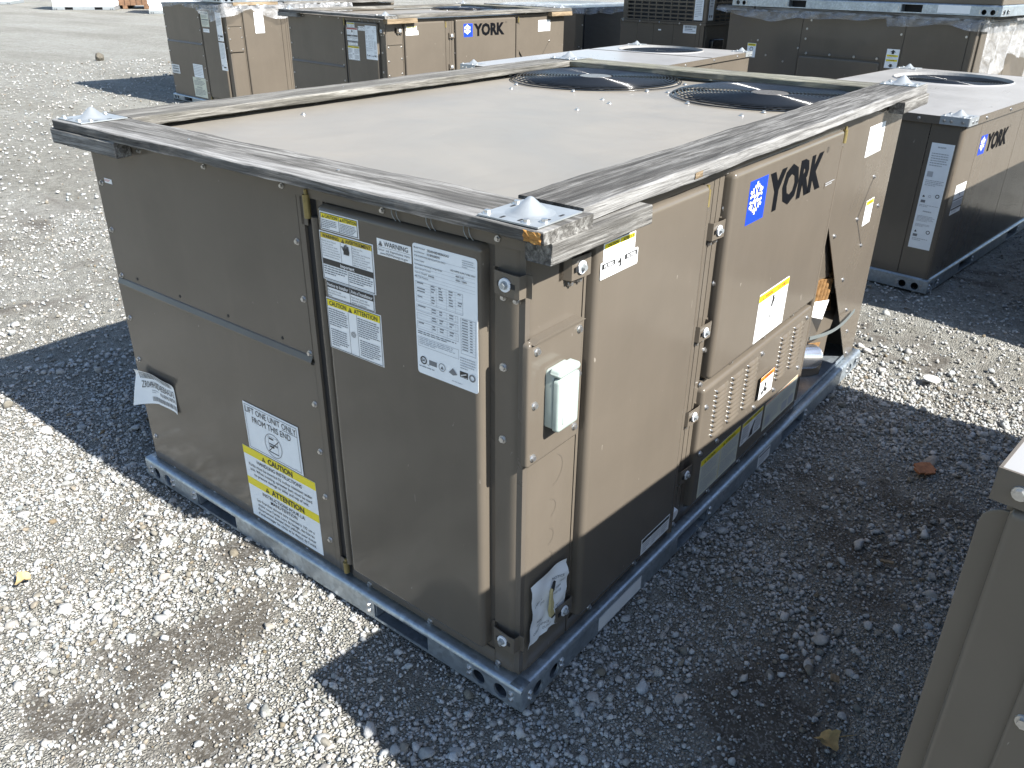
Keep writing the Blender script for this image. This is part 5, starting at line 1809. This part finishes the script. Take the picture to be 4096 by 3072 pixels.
# ------------------------------------------------------------------ clear film draped over unit tops
def film(lbl, path, ztop, drop, seed, loc, rot, name='plastic_film', over=0.15, nu=70):
    """crinkled sheet: path of (x,y) points in local space with outward normals, hanging by drop(u) from ztop"""
    pts = [Vector((a, b)) for a, b in path]
    seg = [(pts[i + 1] - pts[i]).length for i in range(len(pts) - 1)]
    tot = sum(seg)
    rg = np.random.default_rng(seed)
    ph = rg.uniform(0, 6.28, 12)
    mb = MB()
    vs, fs = [], []
    rows = 9
    for i in range(nu + 1):
        s = tot * i / nu
        k, q = 0, s
        while k < len(seg) - 1 and q > seg[k]:
            q -= seg[k]
            k += 1
        p = pts[k].lerp(pts[k + 1], min(1, q / seg[k]))
        dv_ = (pts[k + 1] - pts[k]).normalized()
        nrm = Vector((dv_.y, -dv_.x))
        dr = drop(s / tot) * (1 + 0.25 * math.sin(6 * s + ph[0]) + 0.10 * math.sin(15 * s + ph[1]))
        for j in range(rows + 1):
            f = j / rows
            if f < 0.25:
                e = 0.012 - over * (1 - f / 0.25)
                z = ztop + 0.006 + 0.004 * math.sin(20 * s + 9 * f)
            else:
                g = (f - 0.25) / 0.75
                e = 0.014 + 0.022 * g * (1 + math.sin(23 * s + ph[2] + 3 * g)) + 0.008 * math.sin(61 * s + ph[3] + 5 * g)
                z = ztop - dr * g
            vs.append((p.x + nrm.x * e, p.y + nrm.y * e, z))
    for i in range(nu):
        for j in range(rows):
            a = i * (rows + 1) + j
            fs.append((a, a + rows + 1, a + rows + 2, a + 1))
    mb.add(vs, fs, 'plastic_film', True)
    o = mb.build(name)
    o.location = loc
    o.rotation_euler = (0, 0, R(rot))
    return tag(o, lbl, 'plastic film')


film('clear plastic film draped over the top edge of the left back unit', [(0.0, 1.52), (0.0, 0.0), (1.6, 0.0)], 1.075, lambda u: 0.055 + 0.10 * math.exp(-((u - .46) / .10) ** 2) + (0.07 if u > .6 else 0), 3, (4.40, 7.285, 0), UNIT_ROT, over=0.4)


# a second unit stacked on the left back one: only its galvanised base shows in the picture
def stacked_unit(lbl, loc, rot, L, W, H, seams_l=(), seams_r=()):
    t = thing('stacked_unit', lbl, 'hvac unit', loc, rot)
    rails(t, L, W, 0.075, [(W * .25, W * .25 + .17), (W * .68, W * .68 + .17)], [(L * .3, L * .3 + .2), (L * .66, L * .66 + .2)])
    fl, frr = Face('L', 0.014), Face('R', 0.014)
    mb = MB()
    mb.box((0.018, 0.018, 0.070), (L - 0.018, W - 0.018, H - 0.01), 'paint_old')
    mb.build('cabinet_core', t)
    for F_, ln, cuts in ((fl, W, seams_l), (frr, L, seams_r)):
        cs = [0.014] + list(cuts) + [ln - 0.014]
        for i in range(len(cs) - 1):
            mb = MB()
            raised(mb, F_, cs[i] + 0.002, cs[i + 1] - 0.002, 0.078, H - 0.03, -0.004, 0.002, 0.002, 0.004)
            mb.build('side_panel', t)
    mb = MB()
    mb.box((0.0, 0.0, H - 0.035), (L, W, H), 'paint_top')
    mb.build('lid', t)
    return t


stacked_unit('taupe unit stacked on the film covered left back unit', (4.40, 7.29, 1.085), UNIT_ROT, 2.26, 1.49, 1.0, (0.6,), (0.6, 1.3))
label(bpy.data.objects['stacked_unit'], Face('R', 0.0), 0.30, 0.06, 0.30, 0.045, [('ln', .1, .3, .9, .8, 2, 'ink_light')], d=0.0005, name='rail_tag')
t = thing('timber_bearer', 'short pale timber bearer between the two stacked left back units', 'timber', (4.42, 7.30, 0), UNIT_ROT)
board(t, (0.10, -0.035, 1.053), (0.62, 0.05, 1.083), 'wood_fresh', 'plank', 0.002, 10, 21)
board(t, (0.70, -0.035, 1.053), (2.20, 0.05, 1.083), 'wood_x', 'plank', 0.002, 12, 22)

# --- wide shaded unit on the right with film and a stacked unit above
t = thing('wide_unit', 'wide shaded taupe unit at the upper right with pressed hatch and arrow sticker', 'hvac unit', (6.42, 0.62, 0), -9.0)
fl, frr = Face('L', 0.0), Face('R', 0.0)
rails(t, 2.3, 2.26, 0.062, (), (), False, 'galvanized', True)
mb = MB()
mb.box((0.036, 0.036, 0.05), (2.27, 2.23, 1.10), 'paint_old')
mb.build('cabinet_core', t)
fl, frr = Face('L', 0.032), Face('R', 0.032)
for a, b in ((0.085, 0.570), (0.576, 1.476), (1.482, 2.225)):
    mb = MB()
    raised(mb, fl, a, b, 0.062, 1.098, -0.004, 0.002, 0.002, 0.004)
    mb.build('side_panel', t)
mb = MB()
raised(mb, fl, 0.730, 1.462, 0.30, 0.760, 0.002, 0.022, 0.010, 0.018)
mb.build('hatch', t)
mb = MB()
slab(mb, fl, 0.716, 1.474, 0.775, 0.785, 0.002, 0.008)
slab(mb, fl, 0.706, 0.716, 0.30, 0.785, 0.002, 0.008)
mb.build('hatch_flange', t)
mb = MB()
slab(mb, fl, 0.034, 0.078, 0.062, 1.098, -0.004, 0.004, 'paint')
slab(mb, frr, 0.034, 0.06, 0.062, 1.098, -0.004, 0.002, 'paint')
mb.build('corner_post', t)
for a, b, c, e in ((0.10, 0.42, 0.55, 1.09), (0.425, 0.75, 0.062, 1.09), (0.755, 1.4, 0.062, 1.09), (0.10, 0.42, 0.062, 0.54)):
    mb = MB()
    raised(mb, frr, a, b, c, e, -0.004, 0.012, 0.006, 0.01)
    mb.build('front_panel', t)
screws(fl, [(1.43, 0.90), (1.43, 0.98), (1.40, 1.05), (1.49, 0.82), (1.62, 0.70), (1.80, 0.74), (1.90, 0.86), (0.60, 0.98), (0.10, 0.99)], t, 0.002, 0.007)
screws(fl, [(1.40, 0.785), (1.18, 0.786), (0.96, 0.786), (0.76, 0.786)], t, 0.010, 0.008)
label(t, fl, 0.690, 0.868, 0.105, 0.145, [('p', [(.5, .03), (.72, .16), (.60, .16), (.60, .26), (.40, .26), (.40, .16), (.28, .16)], 'ink_black'), ('r', .06, .30, .94, .40, 'ink_yellow'), ('t', .5, .32, .06, 'CAUTION', 'ink_black', 'c', .01, .6), ('ln', .08, .43, .92, .50, 2, 'ink_light'), ('r', .06, .54, .94, .64, 'ink_yellow'), ('t', .5, .56, .06, 'AVERTIR', 'ink_black', 'c', .01, .6), ('ln', .08, .67, .92, .72, 1, 'ink_light'),
      ('p', [(.5, .97), (.72, .86), (.60, .86), (.60, .78), (.40, .78), (.40, .86), (.28, .86)], 'ink_black')], d=0.003)
label(t, fl, 2.00, 0.832, 0.090, 0.120, [('r', .04, .03, .96, .20, 'ink_yellow'), ('t', .5, .06, .10, 'WARNING', 'ink_black', 'c', .01, .7), ('ring', .5, .42, .20, .05, 'ink_black'), ('p', [(.45, .55), (.60, .55), (.58, .72), (.68, .72), (.52, .92), (.38, .72), (.47, .72)], 'ink_black')], d=0.003)
film('crumpled clear film hanging along the top of the wide shaded unit', [(0.0, 2.36), (0.0, 0.0), (1.3, 0.0)], 1.125, lambda u: 0.030 + 0.05 * max(0, math.sin(u * 7.5)) + (0.05 if u > .45 else 0) + (0.28 if u > .66 else 0), 5, (6.40, 0.60, 0), -9.0, over=0.3, nu=120)
t = thing('timber_bearer', 'dark timber bearer under the unit stacked at the upper right', 'timber', (6.42, 0.62, 0), -9.0)
board(t, (-0.03, 1.95, 1.102), (0.10, 2.33, 1.140), 'wood_y', 'plank', 0.002, 8, 31)
board(t, (-0.03, -0.02, 1.102), (0.10, 1.93, 1.140), 'wood_y', 'plank', 0.002, 16, 32)
su = stacked_unit('grey unit on a galvanised base stacked on the wide shaded unit at the upper right', (6.36, 0.50, 1.142), -9.0, 2.3, 2.30, 0.95, (0.8, 1.5), (0.7, 1.5))
label(su, Face('L', 0.0), 0.46, 0.066, 0.24, 0.055, [], d=0.0005, name='rail_tag')

# --- grille unit standing on a lower cabinet, upper middle
t = thing('plain_unit', 'plain shaded taupe cabinet under the slotted grille unit', 'hvac unit', (7.20, 3.25, 0), UNIT_ROT)
mb = MB()
mb.box((0.004, 0.004, 0.0), (1.3, 1.05, 0.925), 'paint_old')
mb.build('cabinet_core', t)
fl, frr = Face('L', 0.0), Face('R', 0.0)
for a, b in ((0.10, 0.375), (0.379, 0.62), (0.624, 0.83), (0.834, 1.055)):
    mb = MB()
    raised(mb, fl, a, b, 0.05, 0.925, -0.004, 0.003, 0.002, 0.004)
    mb.build('side_panel', t)
for a, b in ((0.006, 0.05), (0.054, 0.096)):
    mb = MB()
    slab(mb, fl, a, b, 0.02, 0.925, -0.003, 0.008)
    mb.build('corner_post', t)
mb = MB()
raised(mb, frr, 0.02, 1.28, 0.02, 0.925, -0.004, 0.003, 0.002, 0.004)
mb.build('front_panel', t)
mb = MB()
raised(mb, frr, 0.10, 0.30, 0.55, 0.80, 0.003, 0.05, 0.01, 0.02, 'black_wire')
mb.build('junction_box', t)
mb = MB()
mb.box((-0.012, -0.012, 0.927), (1.31, 1.06, 0.948), 'paint')
mb.build('top_flange', t)
label(t, fl, 0.255, 0.925, 0.185, 0.075, [('code', .1, .08, .8, .35, 'ink_grey'), ('r', .1, .45, .6, .55, 'ink_grey'), ('r', .1, .65, .8, .75, 'ink_light'), ('code', .84, .1, .96, .8, 'ink_light')], d=0.004)
label(t, fl, 0.56, 0.872, 0.035, 0.012, [], d=0.004)
screws(Face('L', -0.012), [(q, 0.938) for q in (.05, .3, .55, .8, 1.02)], t, 0, 0.007)
t = thing('grille_unit', 'taupe condenser with slotted grille stacked on the plain shaded cabinet', 'hvac unit', (7.20, 3.25, 0.950), UNIT_ROT)
fl, frr = Face('L', 0.0), Face('R', 0.0)
mb = MB()
mb.box((0.045, 0.045, 0.0), (1.26, 1.0, 0.80), 'coil_dark')
mb.build('coil', t)
mb = MB()
mb.box((0.0, 0.0, 0.0), (1.28, 1.04, 0.012), 'paint')
mb.box((0.0, 0.0, 0.78), (1.28, 1.04, 0.80), 'paint')
mb.box((0.004, 0.004, 0.013), (0.044, 0.044, 0.779), 'paint')
mb.box((0.004, 0.99, 0.013), (0.044, 1.035, 0.779), 'paint')
mb.build('frame', t)
for k in range(20):
    z = 0.030 + 0.0372 * k
    mb = MB()
    slab(mb, fl, 0.13, 0.985, z, z + 0.015, -0.012, 0.0, 'paint')
    mb.build('slat', t)
    mb = MB()
    slab(mb, frr, 0.15, 1.24, z, z + 0.015, -0.012, 0.0, 'paint')
    mb.build('slat', t)
for k in range(10):
    mb = MB()
    slab(mb, fl, 0.145 + 0.092 * k, 0.158 + 0.092 * k, 0.014, 0.778, -0.011, 0.001, 'paint')
    mb.build('upright', t)
for k in range(11):
    mb = MB()
    slab(mb, frr, 0.15 + 0.105 * k, 0.163 + 0.105 * k, 0.014, 0.778, -0.011, 0.001, 'paint')
    mb.build('upright', t)
label(t, fl, 0.142, 0.245, 0.10, 0.22, [('ln', .1, .05, .9, .9, 12, 'ink_light')], d=0.0025)
label(t, frr, 0.03, 0.245, 0.09, 0.22, [('ln', .2, .05, .8, .5, 4, 'ink_light'), ('r', .2, .78, .4, .88, 'ink_black'), ('r', .6, .78, .8, .88, 'ink_black')], 'label_silver', d=0.003)
mb = MB()
slab(mb, frr, 0.01, 0.145, 0.013, 0.778, -0.010, 0.002, 'paint')
mb.build('service_cover', t)

# --- coil unit behind, between the logo unit and the grille unit
t = thing('coil_unit', 'unit with dark finned coil face beside the plank framed back unit', 'hvac unit', (7.40, 4.95, 0), UNIT_ROT)
mb = MB()
mb.box((0.004, 0.004, 0.0), (1.8, 1.5, 1.03), 'paint_old')
mb.build('cabinet_core', t)
mb = MB()
slab(mb, Face('R', 0.0), 0.0, 0.13, 0.02, 1.03, -0.01, 0.004, 'paint')
slab(mb, Face('L', 0.0), 0.005, 1.45, 0.02, 1.03, -0.01, 0.002, 'paint')
mb.build('corner_post', t)
for k in range(62):
    z = 0.24 + 0.0125 * k
    mb = MB()
    slab(mb, Face('R', 0.0), 0.15, 1.70, z, z + 0.0075, 0.002, 0.012, 'coil_dark')
    mb.build('fin', t)
mb = MB()
slab(mb, Face('R', 0.0), 0.132, 1.75, 0.02, 1.03, -0.001, 0.0015, 'dark_inside')
mb.build('coil_back', t)
screws(Face('R', 0.0), [(0.07, 0.98), (0.115, 0.85), (0.07, 0.62), (0.115, 0.6)], t, 0.004, 0.007)
film('thin clear film over the top of the finned coil unit', [(0.0, 1.2), (0.0, 0.0), (1.7, 0.0)], 1.045, lambda u: 0.06 + 0.04 * math.sin(u * 9) ** 2, 8, (7.38, 4.93, 0), UNIT_ROT, over=0.5)

# ------------------------------------------------------------------ wrapped units far across the yard
def wrapped(lbl, loc, rot, L, W, H, seed):
    t = thing('wrapped_unit', lbl, 'wrapped unit', loc, rot, 'wrapped units across the yard')
    rails(t, L, W, 0.10, [(W * .2, W * .2 + .25), (W * .65, W * .65 + .25)], [(L * .2, L * .2 + .25), (L * .68, L * .68 + .25)], True, 'zinc', True)
    rg = np.random.default_rng(seed)
    mb = MB()
    n, h = 40, 12
    per = [(0.02 + (L - .04) * q, 0.02) for q in np.linspace(0, 1, 14)] + [(L - .02, 0.02 + (W - .04) * q) for q in np.linspace(.1, 1, 8)] + [(L - .02 - (L - .04) * q, W - .02) for q in np.linspace(.1, 1, 10)] + [(0.02, W - .02 - (W - .04) * q) for q in np.linspace(.12, .9, 8)]
    n = len(per)
    vs, fs = [], []
    for j in range(h + 1):
        z = 0.103 + (H - 0.103) * j / h
        for x, y in per:
            e = rg.uniform(-.02, .02)
            vs.append((x + e * (1 if abs(x - L / 2) > L / 2 - .1 else 0.2), y + e * (1 if abs(y - W / 2) > W / 2 - .1 else .2), z))
    for j in range(h):
        for i in range(n):
            fs.append((j * n + i, j * n + (i + 1) % n, (j + 1) * n + (i + 1) % n, (j + 1) * n + i))
    fs.append(tuple(h * n + i for i in range(n)))
    mb.add(vs, fs, 'wrap_white')
    mb.build('wrapping', t)
    return t


wrapped('bright white wrapped unit on a galvanised base at the top left edge of the yard', (13.25, 30.2, 0), -40.0, 1.95, 1.6, 1.4, 1)
wrapped('grey film wrapped unit on a low galvanised base, half hidden by the left back unit', (14.3, 26.0, 0), -40.0, 2.2, 1.5, 1.3, 2)
wrapped('distant pale wrapped unit whose base just enters the top left corner', (11.5, 37.5, 0), -40.0, 3.4, 1.6, 1.3, 3)
t = thing('wooden_crate', 'dark brown crate standing between the two white wrapped units', 'crate', (15.3, 29.6, 0), -40.0)
mb = MB()
mb.box((0.02, 0.02, 0.12), (1.7, 1.3, 1.2), 'dark_inside')
mb.build('crate_core', t)
for k in range(9):
    mb = MB()
    mb.box((0.19 * k, 0.0, 0.11), (0.19 * k + 0.17, 0.018, 1.22), 'rusty_wood')
    mb.build('plank', t)
    if k < 7:
        mb = MB()
        mb.box((0.0, 0.03 + 0.185 * k, 0.11), (0.018, 0.03 + 0.185 * k + 0.165, 1.22), 'rusty_wood')
        mb.build('plank', t)
for k in range(3):
    mb = MB()
    mb.box((0.1 + 0.7 * k, 0.0, 0.0), (0.25 + 0.7 * k, 1.3, 0.108), 'rusty_wood')
    mb.build('runner', t)


# ------------------------------------------------------------------ litter on the ground
def leaf(name, lbl, x, y, s, rot, m, seed, stem=True):
    rg = random.Random(seed)
    mb = MB()
    out = []
    for k in range(22):
        a = 2 * math.pi * k / 22
        rr = s * (0.55 + 0.30 * abs(math.sin(2.5 * a)) + rg.uniform(-.08, .08))
        out.append((rr * math.cos(a), rr * math.sin(a) * 0.8, s * (0.25 + 0.30 * math.sin(a * 2 + 1) + rg.uniform(0, .12))))
    mid = [(q[0] * .5, q[1] * .5, q[2] * .35 + s * 0.10) for q in out]
    vs = [(0, 0, s * 0.12)] + mid + out
    fs = [(0, 1 + k, 1 + (k + 1) % 22) for k in range(22)] + [(1 + k, 23 + k, 23 + (k + 1) % 22, 1 + (k + 1) % 22) for k in range(22)]
    mb.add(vs, fs, m, True)
    if stem:
        mb.tube((-s * .5, 0, s * .2), (-s * 1.9, s * .3, s * .12), s * .03, s * .02, 5, m)
    o = mb.build(name)
    o.location = (x, y, 0.004)
    o.rotation_euler = (0, 0, R(rot))
    return tag(o, lbl, 'leaf')


leaf('dry_leaf', 'curled brown dry leaf with a stem at the bottom right, in shade', 0.335, -0.545, 0.036, 150, 'leaf_dry', 1)
leaf('dry_leaf', 'small tan dry leaf on the sunlit gravel at the far left', -0.478, 1.265, 0.030, 60, 'leaf_tan', 2, False)


def chip(name, lbl, cat, pts, th, x, y, z, rot, m, tilt=0.0):
    mb = MB()
    poly(mb, Face('T', 0.0), pts, 0.0, th, m)
    o = mb.build(name)
    o.location = (x, y, z)
    o.rotation_euler = (R(tilt), R(tilt * .6), R(rot))
    return tag(o, lbl, cat)


chip('wood_chip', 'orange splintered piece of wood lying in the shaded aisle', 'wood chip', [(a * .8, b * .8) for a, b in [(-.045, -.03), (-.02, -.028), (-.018, -.036), (.03, -.034), (.034, -.02), (.046, -.018), (.048, .03), (.01, .034), (-.03, .028), (-.034, .006), (-.046, .004)]], 0.007, 1.565, -0.425, 0.010, -38, 'chip_orange', 8)
chip('wood_chip', 'small pale square wood chip near the bottom right', 'wood chip', [(-.010, -.009), (.010, -.010), (.011, .009), (-.009, .010)], 0.005, 0.51, -0.50, 0.010, 20, 'wood_fresh', 10)
chip('wood_chip', 'narrow tan wood splinter on the dark soil of the aisle', 'wood chip', [(-.018, -.005), (.016, -.004), (.018, .005), (-.016, .004)], 0.004, 1.01, -0.47, 0.010, -70, 'wood_fresh', 6)
n_ = 28
ring = [(0.031 * math.cos(2 * math.pi * k / n_), 0.031 * math.sin(2 * math.pi * k / n_)) for k in range(n_)]
chip('white_disc', 'flat white plastic disc on the sunlit gravel of the aisle', 'disc', ring, 0.004, 2.268, -0.278, 0.014, 0, 'disc_white', 2)


def rock(name, lbl, x, y, s, seed, z=0.0, col=0.3, flat=0.75):
    rg = np.random.default_rng(seed)
    V = ICO2 * rg.uniform(0.75, 1.15, (len(ICO2), 1)) * np.array([1, .9, flat]) * s
    mb = MB()
    mb.add([tuple(v) for v in V], [tuple(f) for f in ICF2], 'rock_grey')
    o = mb.build(name)
    o.location = (x, y, z + s * flat * .45)
    return tag(o, lbl, 'rock')


plain('rock_grey', (0.34, 0.33, 0.31), 0.9, var=0.25, vscale=40)
plain('rock_dark', (0.10, 0.09, 0.07), 0.9, var=0.25, vscale=40)
rk = rock('rock', 'single dark pointed rock on the open gravel at the far left', 6.19, 13.6, 0.075, 5, 0.0, flat=1.0)
rk.data.materials[0] = mat('rock_dark')
